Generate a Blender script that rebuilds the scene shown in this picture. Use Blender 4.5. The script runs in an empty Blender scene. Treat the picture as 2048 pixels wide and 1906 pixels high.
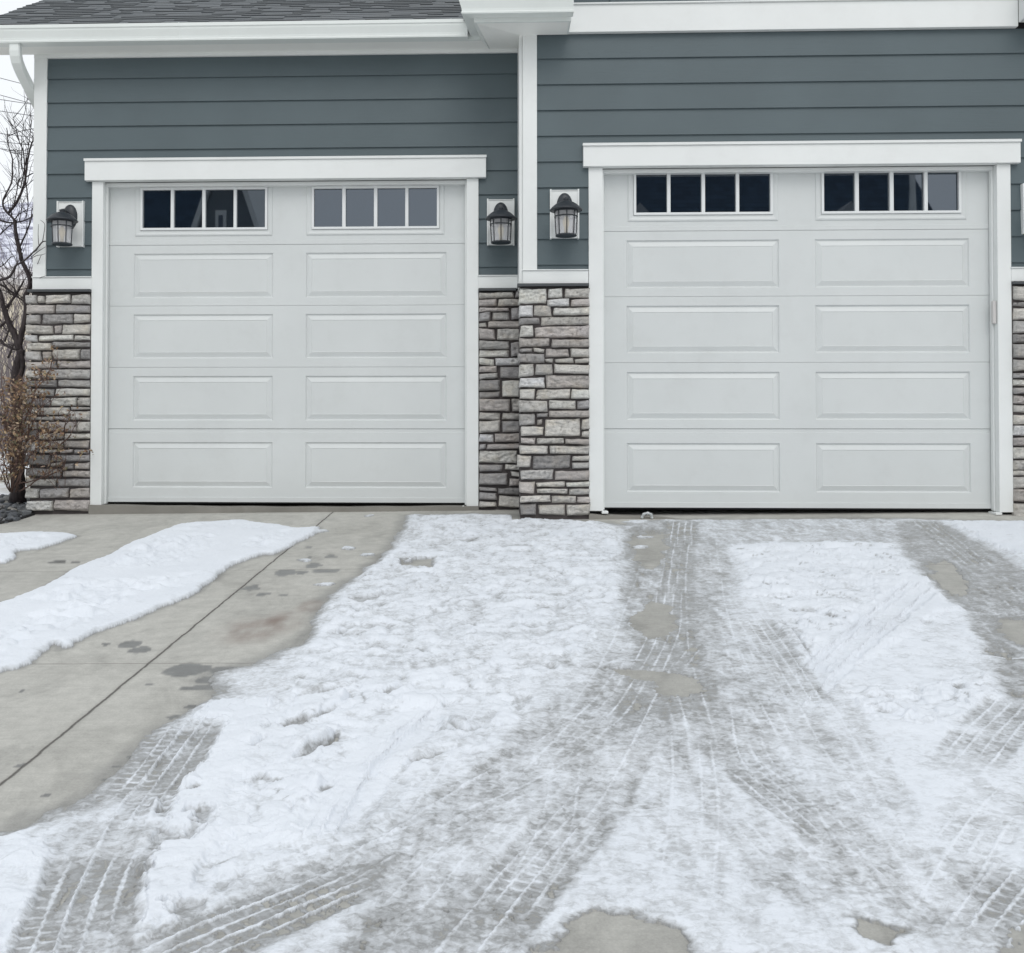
import bpy, bmesh, math, random
import numpy as np
from mathutils import Matrix, Vector

SC = bpy.context.scene
COL = SC.collection
R = math.radians

# ------------------------------------------------------------------ camera
cam_d = bpy.data.cameras.new('camera')
cam_d.sensor_width = 36.0
cam_d.lens = 36.0 * 2050.0 / 2048.0
cam_d.shift_x = (1024 - 912.798) / 2048.0
cam_d.shift_y = (828.857 - 953.0) / 2048.0
cam_d.clip_start, cam_d.clip_end = 0.05, 6000
cam = bpy.data.objects.new('camera', cam_d)
COL.objects.link(cam)
cR = (0.99936850, 0.03552944, 0.00050495)
cU = (0.00009866, -0.01698513, 0.99985574)
cF = (-0.03553289, 0.99922428, 0.01697792)
CAM = (2.92578, -7.68012, 0.53857)
cam.matrix_world = Matrix(((cR[0], cU[0], -cF[0], CAM[0]), (cR[1], cU[1], -cF[1], CAM[1]),
                           (cR[2], cU[2], -cF[2], CAM[2]), (0, 0, 0, 1)))
SC.camera = cam

# ------------------------------------------------------------------ sky, sun, exposure
SUN_EL, SUN_AZ = R(47), R(172)          # azimuth clockwise from +Y: the sun stands behind the camera, veiled by cloud
w = bpy.data.worlds.new('World')
SC.world = w
w.use_nodes = True
nt = w.node_tree
bg = nt.nodes['Background']
sky = nt.nodes.new('ShaderNodeTexSky')
sky.sky_type = 'NISHITA'
sky.sun_disc = False
sky.sun_elevation = SUN_EL
sky.sun_rotation = SUN_AZ
sky.air_density = 1.0
sky.dust_density = 4.0
sky.ozone_density = 1.0
hs = nt.nodes.new('ShaderNodeHueSaturation')
hs.inputs['Saturation'].default_value = 0.10
nt.links.new(sky.outputs[0], hs.inputs['Color'])
mx = nt.nodes.new('ShaderNodeMix')
mx.data_type = 'RGBA'
mx.inputs['Factor'].default_value = 0.75      # closed bright cloud deck
mx.inputs['B'].default_value = (8.6, 8.95, 9.3, 1)
nt.links.new(hs.outputs[0], mx.inputs['A'])
nt.links.new(mx.outputs['Result'], bg.inputs['Color'])
bg.inputs['Strength'].default_value = 0.125
sun_d = bpy.data.lights.new('sun', 'SUN')
sun_d.energy = 0.6
sun_d.angle = R(32)
sun_d.color = (1.0, 0.965, 0.92)
sun = bpy.data.objects.new('sun', sun_d)
COL.objects.link(sun)
sv = Vector((math.sin(SUN_AZ) * math.cos(SUN_EL), math.cos(SUN_AZ) * math.cos(SUN_EL), math.sin(SUN_EL)))
sun.rotation_euler = sv.to_track_quat('Z', 'Y').to_euler()
sun.location = (3, -20, 20)
SC.view_settings.view_transform = 'Standard'
SC.view_settings.look = 'None'
SC.view_settings.gamma = 1.0
SC.view_settings.exposure = 0.05
SC.cycles.max_bounces = 6
SC.cycles.transparent_max_bounces = 12

rnd = random.Random(11)

# ------------------------------------------------------------------ measured layout of this place (metres)
STRIP=[(0.719,-3.843),(0.508,-3.652),(0.414,-3.394),(0.435,-3.214),(0.476,-2.959),(0.487,-2.672),(0.552,-2.427),(0.546,-1.897),(0.605,-1.542),(0.611,-1.196),(0.701,-0.619),(0.805,-0.468),(1.128,-0.401),(1.409,-0.588),(1.608,-0.73),(1.737,-0.671),(1.752,-0.864),(1.661,-1.351),(1.617,-1.556),(1.544,-1.564),(1.442,-1.791),(1.427,-1.949),(1.414,-2.377),(1.406,-2.505),(1.319,-2.792),(1.236,-3.034),(1.171,-3.16),(1.139,-3.331),(1.147,-3.387),(1.122,-3.418),(1.055,-3.368),(1.051,-3.477),(1.076,-3.605),(1.046,-3.671),(0.998,-3.717),(0.938,-3.765),(0.878,-3.884)]
FAR=[(-0.521,-1.624),(-0.74,-1.359),(-0.786,-1.078),(-0.617,-0.907),(-0.418,-0.823),(-0.199,-0.771),(0.069,-0.827),(0.152,-0.912),(0.133,-1.119),(0.08,-1.312),(-0.042,-1.387),(0.058,-1.621),(0.062,-1.718),(0.026,-1.731),(-0.081,-1.829),(-0.236,-1.869)]
MAIN=[(2.313,-0.231),(2.317,-0.921),(2.297,-1.507),(2.234,-1.886),(2.178,-2.221),(2.117,-2.6),(2.117,-2.998),(2.14,-3.375),(2.044,-3.443),(1.965,-3.637),(1.84,-3.727),(1.845,-3.815),(1.948,-4.041),(1.89,-4.149),(1.863,-4.259),(1.831,-4.342),(1.822,-4.437),(1.807,-4.538),(1.788,-4.689),(1.789,-4.795),(1.761,-4.873),(1.693,-4.944),(1.646,-5.043),(1.322,-5.342),(1.66,-6.164),(4.53,-6.116),(9.112,-1.714),(8.071,-0.512),(6.479,-0.677),(6.027,-0.595),(5.722,-0.52),(4.7,-0.524),(4.122,-0.493),(3.823,-0.67),(3.501,-0.46),(3.157,-0.278),(2.795,-0.151)]
REG=[([(2.314,-0.237),(2.318,-0.93),(2.297,-1.504),(2.233,-1.885),(2.177,-2.222),(2.119,-2.603),(2.118,-3.003),(2.13,-3.457),(2.13,-3.963),(2.218,-4.145),(2.418,-4.479),(2.889,-4.481),(3.029,-3.951),(3.369,-3.477),(3.564,-2.864),(3.803,-1.068),(3.67,-0.632),(2.986,-0.275)],0.83,0.019,0.08,1.0,1.0),([(1.991,-4.557),(2.239,-4.034),(2.728,-3.778),(3.026,-4.041),(3.051,-4.321),(2.891,-4.603),(2.745,-4.949),(2.663,-5.187),(2.465,-5.226),(2.316,-5.307),(2.272,-5.49)],0.955,0.018,0.08,1.0,1.0),([(1.762,-4.222),(1.915,-4.031),(2.167,-4.033),(2.189,-4.697),(2.241,-5.203),(2.268,-5.455),(2.16,-5.493),(2.042,-5.228),(1.967,-4.827)],1.0,0.026,0.05,1.0,1.0),([(1.666,-5.083),(1.707,-5.003),(1.815,-5.082),(1.896,-5.338),(1.965,-5.541),(1.925,-5.695),(1.557,-5.341)],0.95,0.02,0.04,1.0,1.0),([(1.831,-4.946),(1.851,-4.763),(1.925,-4.827),(1.84,-5.002),(1.796,-5.024)],0.8,0.012,0.03,1.0,1.0),([(3.852,-0.576),(4.122,-0.493),(4.476,-0.609),(4.429,-1.373),(4.188,-2.273),(4.004,-2.862),(3.9,-3.665),(3.9,-4.146),(3.715,-4.484),(3.631,-4.144),(3.407,-4.045),(3.258,-4.141),(3.343,-3.657),(3.483,-3.398),(3.592,-2.47)],0.36,0.005,0.08,1,1.3),([(3.83,-0.817),(4.109,-0.867),(3.925,-2.032),(3.766,-2.315),(3.798,-2.72),(3.742,-3.296),(3.573,-3.413),(3.505,-3.342),(3.587,-2.469),(3.698,-1.9)],0.1,0.002,0.05,1,1.8),([(4.271,-1.68),(4.364,-1.414),(4.68,-1.371),(5.024,-1.357),(5.313,-1.454),(5.226,-1.817),(5.165,-2.311),(5.108,-2.619),(5.086,-2.828),(5.0,-3.197),(4.909,-3.488),(4.847,-3.722),(4.705,-4.026),(4.529,-4.286),(4.378,-4.486),(3.974,-4.511),(4.072,-4.02),(4.091,-3.734),(4.007,-3.397),(4.038,-2.869),(4.076,-2.627),(4.175,-2.556),(4.213,-2.281),(4.341,-1.833)],0.9,0.012,0.04,1.0,1.0),([(4.271,-1.68),(4.375,-1.414),(5.018,-1.374),(5.302,-1.454),(5.207,-1.865),(5.139,-2.351),(4.758,-2.919),(4.322,-3.553),(4.172,-3.668),(4.175,-3.574),(4.191,-3.293),(4.217,-3.002),(4.21,-2.738),(4.184,-2.557),(4.213,-2.322),(4.34,-1.882)],0.985,0.024,0.11,1,0.9),([(4.995,-2.305),(5.139,-2.351),(5.056,-2.894),(4.86,-3.077),(4.422,-3.602),(4.136,-3.923),(4.114,-3.842),(4.322,-3.553)],1.0,0.026,0.03,1,0.6),([(4.169,-4.021),(4.346,-3.985),(4.68,-3.827),(4.781,-3.829),(4.648,-4.117),(4.317,-4.364),(4.152,-4.486),(4.022,-4.468)],0.97,0.02,0.06,1.0,1.0),([(4.122,-0.493),(5.7,-0.578),(5.355,-1.383),(4.429,-1.373)],0.55,0.006,0.04,1,1.6),([(5.979,-0.707),(6.433,-0.767),(7.093,-1.013),(6.474,-2.0),(5.933,-1.749),(5.839,-1.551)],1.0,0.025,0.04,1.0,1.0),([(5.631,-0.67),(5.922,-0.685),(5.839,-1.579),(5.757,-2.096),(6.015,-2.732),(5.122,-4.156),(4.71,-4.152),(4.694,-4.057),(4.829,-3.737),(4.961,-3.283),(5.083,-2.799),(5.151,-2.304),(5.316,-1.558)],0.3,0.004,0.04,1,1.3),([(3.667,-4.559),(4.103,-4.239),(4.506,-4.409),(4.432,-4.699),(4.18,-5.194),(4.028,-5.148),(3.806,-5.1),(3.664,-4.998),(3.603,-4.826)],0.9,0.008,0.12,1.0,1.0),([(3.596,-4.235),(3.738,-4.191),(3.662,-4.698),(3.535,-4.826),(3.491,-4.698)],0.7,0.004,0.06,1.0,1.0),([(3.05,-4.231),(3.324,-3.832),(3.492,-3.943),(3.365,-4.363),(3.119,-4.698),(2.868,-5.053),(2.766,-5.053)],0.36,0.004,0.06,1.0,1.0),([(3.097,-4.826),(3.377,-4.698),(3.601,-4.943),(4.008,-5.195),(4.114,-5.324),(4.013,-5.523),(3.868,-6.035),(2.701,-6.053),(2.733,-5.534),(2.828,-5.332),(3.004,-5.152)],0.77,0.005,0.1,1,1.3),([(3.52,-5.174),(3.798,-5.125),(4.043,-5.194),(3.96,-5.304),(3.736,-5.306),(3.516,-5.286)],0.52,0.004,0.06,1,1.4),([(2.685,-5.269),(2.824,-5.224),(2.943,-5.245),(2.997,-5.392),(2.92,-5.533),(2.647,-5.672),(2.566,-5.536)],0.36,0.004,0.05,1,1.6),([(2.542,-5.395),(2.597,-5.313),(2.669,-5.333),(2.622,-5.489),(2.543,-5.526)],0.75,0.006,0.04,1.0,1.0),([(3.803,-1.068),(3.936,-1.04),(3.987,-1.271),(3.942,-1.682),(3.827,-2.041),(3.743,-2.013),(3.734,-1.674)],0.0,0.0,0.056999999999999995,1.0,0.6),([(3.626,-2.757),(3.701,-2.702),(3.796,-2.816),(3.738,-3.166),(3.606,-3.314),(3.538,-3.193),(3.555,-3.001)],0.0,0.0,0.038,1.0,0.6),([(3.649,-3.455),(3.772,-3.443),(3.76,-3.51),(3.706,-3.496)],0.0,0.0,0.0228,1.0,0.6),([(3.344,-3.706),(3.496,-3.72),(3.64,-3.769),(3.73,-3.805),(3.687,-3.978),(3.59,-4.039),(3.499,-3.997),(3.448,-3.847)],0.0,0.0,0.038,1.0,0.6),([(5.329,-1.918),(5.441,-1.85),(5.489,-1.971),(5.353,-2.397),(5.25,-2.659),(5.145,-2.656),(5.154,-2.47),(5.201,-2.27)],0.0,0.0,0.0475,1.0,0.6),([(5.141,-3.053),(5.283,-3.026),(5.519,-3.061),(5.261,-3.519),(5.047,-3.491),(5.007,-3.362)],0.0,0.0,0.0475,1.0,0.6),([(4.909,-3.488),(4.982,-3.49),(5.022,-3.539),(4.932,-3.621),(4.892,-3.585)],0.0,0.0,0.028499999999999998,1.0,0.6),([(4.727,-4.008),(4.793,-3.989),(4.845,-4.028),(4.816,-4.083),(4.728,-4.045)],0.0,0.0,0.028499999999999998,1.0,0.6),([(3.99,-3.819),(4.072,-3.799),(4.107,-3.842),(4.078,-3.893),(4.0,-3.882)],0.1,0.0,0.0228,1.0,0.6),([(2.388,-1.705),(2.599,-1.686),(2.578,-1.923),(2.449,-1.867)],0.05,0.0,0.0228,1.0,0.6),([(2.674,-1.214),(2.825,-1.123),(2.791,-1.313)],0.3,0.0,0.0228,1.0,0.6),([(2.192,-2.624),(2.363,-2.589),(2.309,-2.685)],0.35,0.0,0.0152,1.0,0.6),([(2.976,-5.555),(3.02,-5.495),(3.075,-5.427),(3.144,-5.384),(3.255,-5.383),(3.325,-5.414),(3.355,-5.459),(3.358,-5.551),(3.322,-5.685),(2.942,-5.689)],0.0,0.0,0.0228,1.0,0.6),([(3.726,-5.424),(3.799,-5.451),(3.755,-5.482),(3.715,-5.476)],0.0,0.0,0.0152,1.0,0.6),([(4.067,-5.337),(4.12,-5.321),(4.244,-5.32),(4.045,-5.675),(3.897,-5.676),(3.991,-5.46),(4.058,-5.404)],0.0,0.0,0.0228,1.0,0.6),([(2.104,-4.954),(2.11,-4.908),(2.15,-4.898),(2.188,-4.913),(2.178,-4.964),(2.159,-4.979)],0.3,0.0,0.0152,1.0,0.6),([(2.051,-5.078),(2.085,-5.041),(2.142,-5.003),(2.162,-5.008),(2.141,-5.06)],0.4,0.0,0.0152,1.0,0.6),([(2.215,-5.372),(2.272,-5.361),(2.262,-5.382)],0.35,0.0,0.0152,1.0,0.6),([(2.252,-4.709),(2.354,-4.704),(2.34,-4.739),(2.29,-4.744)],0.35,0.0,0.0114,1.0,0.6),([(2.23,-4.306),(2.278,-4.252),(2.306,-4.244),(2.255,-4.314)],0.2,0.0,0.0114,1.0,0.6),([(4.214,-4.131),(4.286,-4.123),(4.247,-4.176)],0.15,0.0,0.0114,1.0,0.6),([(4.532,-3.948),(4.6,-3.929),(4.555,-3.987)],0.3,0.0,0.0114,1.0,0.6),([(4.366,-4.412),(4.428,-4.427),(4.403,-4.457),(4.355,-4.449)],0.3,0.0,0.0114,1.0,0.6),([(2.533,-4.68),(2.588,-4.673),(2.559,-4.7)],0.2,0.0,0.0095,1.0,0.6),([(2.963,-3.038),(3.062,-3.057),(3.017,-3.082)],0.2,0.0,0.0095,1.0,0.6)]
TRK=[([(4.235,-0.538),(3.97,-1.78),(3.762,-2.856),(3.632,-3.661),(3.58,-4.279),(3.533,-4.63)],0.21,0.16,0.8,0.002,1.0,0.3),([(3.846,-2.149),(3.565,-3.329),(3.449,-3.658)],0.2,0.35,0.85,0.002,0.5,0.3),([(3.723,-3.402),(3.471,-3.969),(3.245,-4.277),(3.01,-4.629),(2.758,-5.0),(2.586,-5.236),(2.412,-5.416),(2.256,-5.588),(2.143,-5.765)],0.22,0.14,0.9,0.004,0.95,0.35),([(3.644,-3.535),(3.407,-4.234),(3.226,-4.779),(3.072,-5.103),(2.944,-5.382),(2.869,-5.557),(2.809,-5.757)],0.2,0.22,0.88,0.003,0.95,0.3),([(4.194,-2.587),(4.1,-3.698),(4.03,-4.407),(3.96,-4.885),(3.908,-5.24)],0.2,0.5,0.92,0.002,0.6,0.3),([(3.772,-4.048),(3.692,-4.577),(3.757,-4.856),(3.833,-5.137),(3.918,-5.404),(3.949,-5.555)],0.2,0.32,0.95,0.003,0.9,0.3),([(3.927,-4.049),(3.927,-4.485),(3.88,-4.885),(3.781,-5.241)],0.2,0.62,0.9,0.002,0.5,0.2),([(5.098,-2.431),(4.54,-3.215),(4.157,-3.757),(3.9,-4.146)],0.19,0.93,1.0,0.014,0.9,0.1),([(5.825,-0.68),(5.622,-1.71),(5.373,-2.851),(5.166,-3.799)],0.2,0.22,0.7,0.002,0.7,0.3),([(5.605,-1.424),(5.238,-2.711),(4.973,-3.68)],0.2,0.28,0.7,0.002,0.5,0.3),([(2.728,-4.098),(2.572,-4.556),(2.519,-4.857),(2.499,-5.105)],0.19,0.95,1.0,0.014,0.9,0.05),([(1.926,-4.224),(1.933,-4.591),(1.932,-4.888),(1.954,-5.107),(1.989,-5.338),(2.039,-5.565),(2.092,-5.78)],0.24,0.16,0.8,0.006,0.95,0.6),([(4.734,-4.105),(4.468,-4.409),(4.225,-4.699)],0.2,0.45,0.9,0.002,0.5,0.3),([(4.2,-5.182),(3.991,-5.413),(3.865,-5.564)],0.2,0.3,0.92,0.004,0.75,0.3),([(4.238,-0.538),(4.164,-0.905),(4.061,-1.433)],0.2,0.12,0.85,0.002,1.3,0.4),([(2.653,-5.19),(2.589,-5.252),(2.488,-5.347),(2.366,-5.454),(2.266,-5.554),(2.176,-5.677)],0.2,0.1,0.92,0.006,1.3,0.12),([(3.19,-4.856),(3.072,-5.103),(2.989,-5.278),(2.925,-5.421)],0.2,0.2,0.9,0.003,1.2,0.5),([(3.652,-4.559),(3.72,-4.795),(3.772,-4.97),(3.806,-5.1)],0.19,0.22,0.92,0.003,1.2,0.5),([(3.833,-5.137),(3.874,-5.294),(3.918,-5.423)],0.19,0.4,0.95,0.003,1.2,0.2),([(4.2,-5.182),(3.991,-5.413),(3.908,-5.513)],0.2,0.22,0.92,0.004,1.2,0.5),([(3.816,-2.476),(3.673,-3.183),(3.499,-3.778)],0.2,0.2,0.75,0.002,1.1,0.3),([(1.926,-4.224),(1.933,-4.591),(1.935,-4.857)],0.22,0.16,0.85,0.005,1.02,0.6),([(1.953,-5.082),(1.986,-5.317),(2.039,-5.541),(2.067,-5.678)],0.25,0.14,0.85,0.005,1.02,0.7),([(4.076,-3.033),(4.035,-3.726),(4.001,-4.147)],0.19,0.3,0.9,0.002,1.02,0.6),([(3.97,-1.78),(3.829,-2.476)],0.2,0.15,0.8,0.002,1.2,0.6),([(3.247,-4.892),(3.417,-4.874)],0.14,0.16,0.9,0.002,1.25,0.7),([(4.759,-4.057),(4.512,-4.348),(4.314,-4.597)],0.2,0.3,0.9,0.002,1.02,0.5),([(5.831,-0.585),(5.7,-1.306),(5.556,-2.089)],0.2,0.14,0.7,0.002,1.2,0.3),([(3.487,-3.659),(3.318,-4.141),(3.136,-4.443),(2.975,-4.698)],0.22,0.14,0.8,0.002,1.1,0.3),([(4.421,-0.548),(4.021,-2.679),(3.853,-3.782),(3.806,-4.484)],0.2,0.54,1.0,0.002,0.62,0.5),([(3.865,-1.498),(3.423,-3.465),(3.107,-4.403),(2.852,-4.944)],0.2,0.54,1.0,0.002,0.62,0.5),([(3.302,-4.044),(3.018,-4.698),(2.819,-5.104),(2.68,-5.433)],0.2,0.54,1.0,0.002,0.62,0.5),([(4.001,-3.337),(3.895,-4.281),(3.851,-4.97),(3.854,-5.424)],0.2,0.54,1.0,0.002,0.62,0.5),([(3.571,-4.279),(3.481,-4.826),(3.36,-5.329)],0.2,0.54,1.0,0.002,0.62,0.5),([(3.18,-4.482),(3.114,-4.972),(3.01,-5.331)],0.2,0.54,1.0,0.002,0.62,0.5),([(2.88,-4.04),(2.744,-4.697),(2.6,-5.154)],0.2,0.54,1.0,0.002,0.62,0.5),([(3.377,-4.142),(3.241,-4.482),(2.959,-4.826),(2.568,-5.105),(2.267,-5.293)],0.2,0.54,1.0,0.002,0.62,0.5),([(4.421,-4.699),(4.183,-4.969),(3.766,-5.515)],0.2,0.54,1.0,0.002,0.62,0.5),([(3.576,-4.826),(3.635,-5.101),(3.688,-5.444)],0.2,0.54,1.0,0.002,0.62,0.5)]
CRK=[[(2.281,-4.257),(2.319,-4.239),(2.378,-4.137),(2.418,-4.028)],[(2.371,-4.098),(2.398,-4.084),(2.422,-4.028)],[(2.242,-4.047),(2.321,-3.965),(2.443,-3.945)],[(2.716,-4.312),(2.756,-4.33),(2.797,-4.372)],[(2.713,-4.268),(2.768,-4.286),(2.836,-4.367),(2.887,-4.296)],[(2.45,-3.997),(2.536,-3.988),(2.601,-3.903)],[(2.645,-4.68),(2.679,-4.588),(2.743,-4.544),(2.778,-4.514)],[(2.539,-4.68),(2.575,-4.69)],[(2.338,-4.558),(2.387,-4.481),(2.425,-4.401)],[(2.46,-4.74),(2.436,-4.805)],[(4.192,-4.012),(4.227,-4.04),(4.324,-4.041)],[(4.21,-4.175),(4.277,-4.21)],[(4.242,-4.268),(4.272,-4.285)],[(4.651,-2.532),(4.737,-2.496)],[(4.424,-3.006),(4.464,-3.038)],[(4.2,-3.063),(4.191,-3.347),(4.168,-3.645)],[(2.335,-4.554),(2.358,-4.501),(2.413,-4.432),(2.422,-4.345)],[(2.017,-4.919),(2.044,-4.898)],[(2.074,-5.232),(2.104,-5.22)],[(2.053,-4.801),(2.108,-4.767)],[(2.168,-4.486),(2.198,-4.424)]]
WET=[(1.382,-3.348,0.052,0.057,1.0),(1.452,-3.431,0.046,0.044,1.0),(1.273,-3.351,0.023,0.015,1.0),(1.729,-3.695,0.091,0.083,1.0),(1.891,-3.703,0.076,0.043,1.0),(1.867,-3.817,0.061,0.051,1.0),(1.838,-3.904,0.079,0.027,1.0),(1.639,-3.865,0.016,0.01,1.0),(1.776,-2.026,0.064,0.079,1.0),(1.865,-2.029,0.039,0.035,1.0),(1.906,-1.845,0.049,0.056,1.0),(1.996,-1.991,0.089,0.04,1.0),(1.665,-2.384,0.051,0.038,1.0),(1.766,-2.505,0.034,0.033,1.0),(1.67,-2.327,0.028,0.019,1.0),(0.358,-1.695,0.054,0.039,1.0),(0.469,-1.709,0.032,0.019,1.0),(1.257,-3.892,0.011,0.008,1.0),(1.18,-3.92,0.01,0.008,1.0),(1.789,-1.334,0.022,0.027,1.0),(1.833,-1.605,0.027,0.025,1.0),(1.965,-1.61,0.042,0.04,1.0),(1.869,-2.525,0.018,0.022,1.0),(1.871,-4.104,0.022,0.021,1.0),(1.835,-4.196,0.027,0.023,1.0),(1.06,-2.066,0.04,0.026,1.0),(1.854,-4.249,0.018,0.013,1.0),(1.842,-4.349,0.013,0.015,1.0),(1.836,-4.408,0.01,0.012,1.0),(1.811,-4.539,0.027,0.011,1.0),(1.79,-4.597,0.016,0.009,1.0),(1.492,-4.593,0.012,0.018,1.0),(1.656,-4.799,0.011,0.006,1.0),(1.792,-4.697,0.016,0.007,1.0),(1.848,-3.146,0.168,0.249,-1),(1.957,-3.028,0.126,0.217,-1),(2.048,-2.769,0.073,0.192,-1)]
CRUMB=[(1.823,-1.711,0.05),(2.035,-1.374,0.06),(2.173,-1.585,0.06),(1.749,-0.796,0.08),(2.019,-0.221,0.05),(3.939,-0.569,0.12),(3.9,-1.106,0.06),(3.83,-1.419,0.06),(2.051,-2.308,0.06)]
SL1=[(-0.627,1.513,-0.548,1.578),(-0.536,1.517,-0.483,1.571),(-0.474,1.516,-0.289,1.581),(-0.277,1.512,-0.137,1.58),(-0.626,1.44,-0.409,1.503),(-0.399,1.441,-0.136,1.502),(-0.623,1.36,-0.521,1.428),(-0.504,1.363,-0.266,1.432),(-0.256,1.369,-0.138,1.432),(-0.625,1.285,-0.422,1.347),(-0.407,1.29,-0.357,1.344),(-0.35,1.282,-0.135,1.354),(-0.631,1.226,-0.543,1.273),(-0.528,1.231,-0.265,1.273),(-0.255,1.235,-0.135,1.267),(-0.617,1.158,-0.429,1.213),(-0.416,1.18,-0.137,1.219),(-0.621,1.082,-0.51,1.148),(-0.501,1.089,-0.426,1.147),(-0.416,1.088,-0.211,1.165),(-0.2,1.088,-0.136,1.165),(-0.62,1.021,-0.428,1.07),(-0.418,1.021,-0.396,1.072),(-0.383,1.023,-0.136,1.076),(-0.616,0.943,-0.518,1.005),(-0.506,0.943,-0.135,1.011),(-0.615,0.879,-0.391,0.928),(-0.378,0.878,-0.135,0.932),(-0.615,0.81,-0.411,0.864),(-0.395,0.81,-0.135,0.865),(-0.614,0.737,-0.439,0.792),(-0.429,0.736,-0.235,0.795),(-0.226,0.736,-0.134,0.798),(-0.62,0.666,-0.516,0.721),(-0.506,0.666,-0.29,0.721),(-0.277,0.706,-0.134,0.725),(-0.281,0.628,-0.133,0.693),(-0.619,0.626,-0.41,0.652),(-0.402,0.626,-0.293,0.655),(-0.632,0.562,-0.535,0.613),(-0.526,0.562,-0.463,0.613),(-0.451,0.54,-0.233,0.613),(-0.225,0.541,-0.133,0.613),(-0.642,0.486,-0.538,0.548),(-0.528,0.479,-0.392,0.528),(-0.383,0.487,-0.336,0.528),(-0.324,0.483,-0.132,0.524),(-0.641,0.388,-0.529,0.466),(-0.514,0.416,-0.34,0.466),(-0.327,0.416,-0.14,0.47),(-0.514,0.378,-0.369,0.403),(-0.359,0.378,-0.261,0.403),(-0.249,0.374,-0.139,0.401),(-0.637,0.286,-0.436,0.362),(-0.423,0.314,-0.135,0.362),(-0.423,0.276,-0.345,0.301),(-0.616,0.2,-0.347,0.258),(-0.337,0.254,-0.257,0.296),(-0.246,0.255,-0.135,0.301),(-0.332,0.196,-0.132,0.24),(-0.622,0.126,-0.389,0.18),(-0.378,0.124,-0.134,0.18),(-0.622,0.034,-0.522,0.106),(-0.508,0.037,-0.292,0.108),(-0.279,0.039,-0.133,0.108),(-0.614,-0.061,-0.411,0.012),(-0.397,-0.058,-0.13,0.019)]
SL2=[(2.824,1.542,3.081,1.587),(3.096,1.547,3.131,1.591),(2.824,1.482,2.952,1.533),(2.966,1.481,3.131,1.533),(2.824,1.441,3.047,1.468),(3.064,1.385,3.131,1.469),(2.824,1.37,2.906,1.435),(2.923,1.377,3.048,1.434),(2.824,1.323,2.875,1.355),(2.891,1.32,3.131,1.368),(2.824,1.233,2.941,1.311),(2.959,1.228,3.131,1.31),(2.824,1.16,3.048,1.219),(2.824,1.101,3.044,1.15),(3.062,1.109,3.131,1.209),(2.824,1.039,2.935,1.086),(2.946,1.038,3.131,1.091),(2.825,0.986,2.954,1.029),(2.981,0.942,3.131,1.023),(2.825,0.938,2.961,0.974),(2.825,0.848,2.977,0.925),(2.997,0.8,3.131,0.925),(2.825,0.796,2.977,0.838),(2.825,0.694,3.055,0.783),(3.068,0.694,3.136,0.785),(2.825,0.631,2.981,0.682),(2.997,0.631,3.131,0.679),(2.825,0.537,2.979,0.621),(2.996,0.537,3.131,0.621),(2.825,0.464,2.931,0.52),(2.941,0.465,3.136,0.527),(2.825,0.409,2.873,0.446),(2.883,0.411,3.131,0.448),(2.825,0.308,3.11,0.397),(2.825,0.244,2.997,0.293),(3.017,0.255,3.141,0.294),(2.825,0.143,3.035,0.229),(3.062,0.204,3.136,0.239),(3.05,0.137,3.136,0.189),(2.825,0.096,2.954,0.123),(2.966,0.073,3.136,0.118),(2.825,0.032,2.954,0.083),(2.969,-0.023,3.136,0.059),(2.825,-0.023,2.951,0.017)]
SR1=[(3.112,1.448,3.303,1.551),(3.315,1.486,3.417,1.55),(3.435,1.485,3.606,1.55),(3.311,1.427,3.465,1.476),(3.477,1.425,3.606,1.475),(3.112,1.354,3.208,1.431),(3.217,1.359,3.337,1.431),(3.353,1.363,3.605,1.417),(3.112,1.302,3.255,1.343),(3.268,1.293,3.605,1.351),(3.12,1.213,3.21,1.288),(3.223,1.205,3.605,1.283),(3.115,1.142,3.325,1.2),(3.341,1.136,3.605,1.191),(3.12,1.101,3.205,1.128),(3.213,1.101,3.288,1.128),(3.299,1.067,3.46,1.126),(3.474,1.067,3.605,1.124),(3.103,1.029,3.288,1.09),(3.296,1.029,3.351,1.056),(3.365,1.026,3.494,1.056),(3.505,1.027,3.605,1.054),(3.112,0.932,3.215,1.015),(3.226,0.943,3.345,1.015),(3.358,0.95,3.605,1.013),(3.115,0.852,3.291,0.919),(3.301,0.85,3.605,0.938),(3.119,0.771,3.22,0.841),(3.234,0.773,3.47,0.838),(3.479,0.773,3.604,0.838),(3.112,0.681,3.31,0.759),(3.322,0.701,3.508,0.759),(3.521,0.701,3.604,0.759),(3.322,0.642,3.604,0.688),(3.234,0.642,3.312,0.668),(3.115,0.587,3.222,0.666),(3.238,0.59,3.274,0.628),(3.294,0.509,3.54,0.628),(3.553,0.559,3.606,0.63),(3.124,0.512,3.281,0.576),(3.552,0.5,3.607,0.544),(3.124,0.456,3.224,0.496),(3.236,0.457,3.426,0.495),(3.435,0.452,3.604,0.488),(3.116,0.383,3.314,0.442),(3.326,0.384,3.604,0.44),(3.098,0.29,3.193,0.371),(3.208,0.281,3.469,0.371),(3.485,0.336,3.607,0.368),(3.483,0.281,3.606,0.323),(3.122,0.204,3.349,0.27),(3.364,0.2,3.603,0.264),(3.114,0.106,3.219,0.185),(3.233,0.152,3.433,0.185),(3.442,0.153,3.608,0.185),(3.238,0.107,3.452,0.138),(3.463,0.098,3.608,0.137),(3.121,0.044,3.33,0.089),(3.341,0.04,3.51,0.088),(3.52,0.04,3.608,0.083),(3.121,-0.048,3.229,0.03),(3.247,-0.045,3.434,0.026),(3.445,-0.047,3.608,0.027)]
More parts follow.
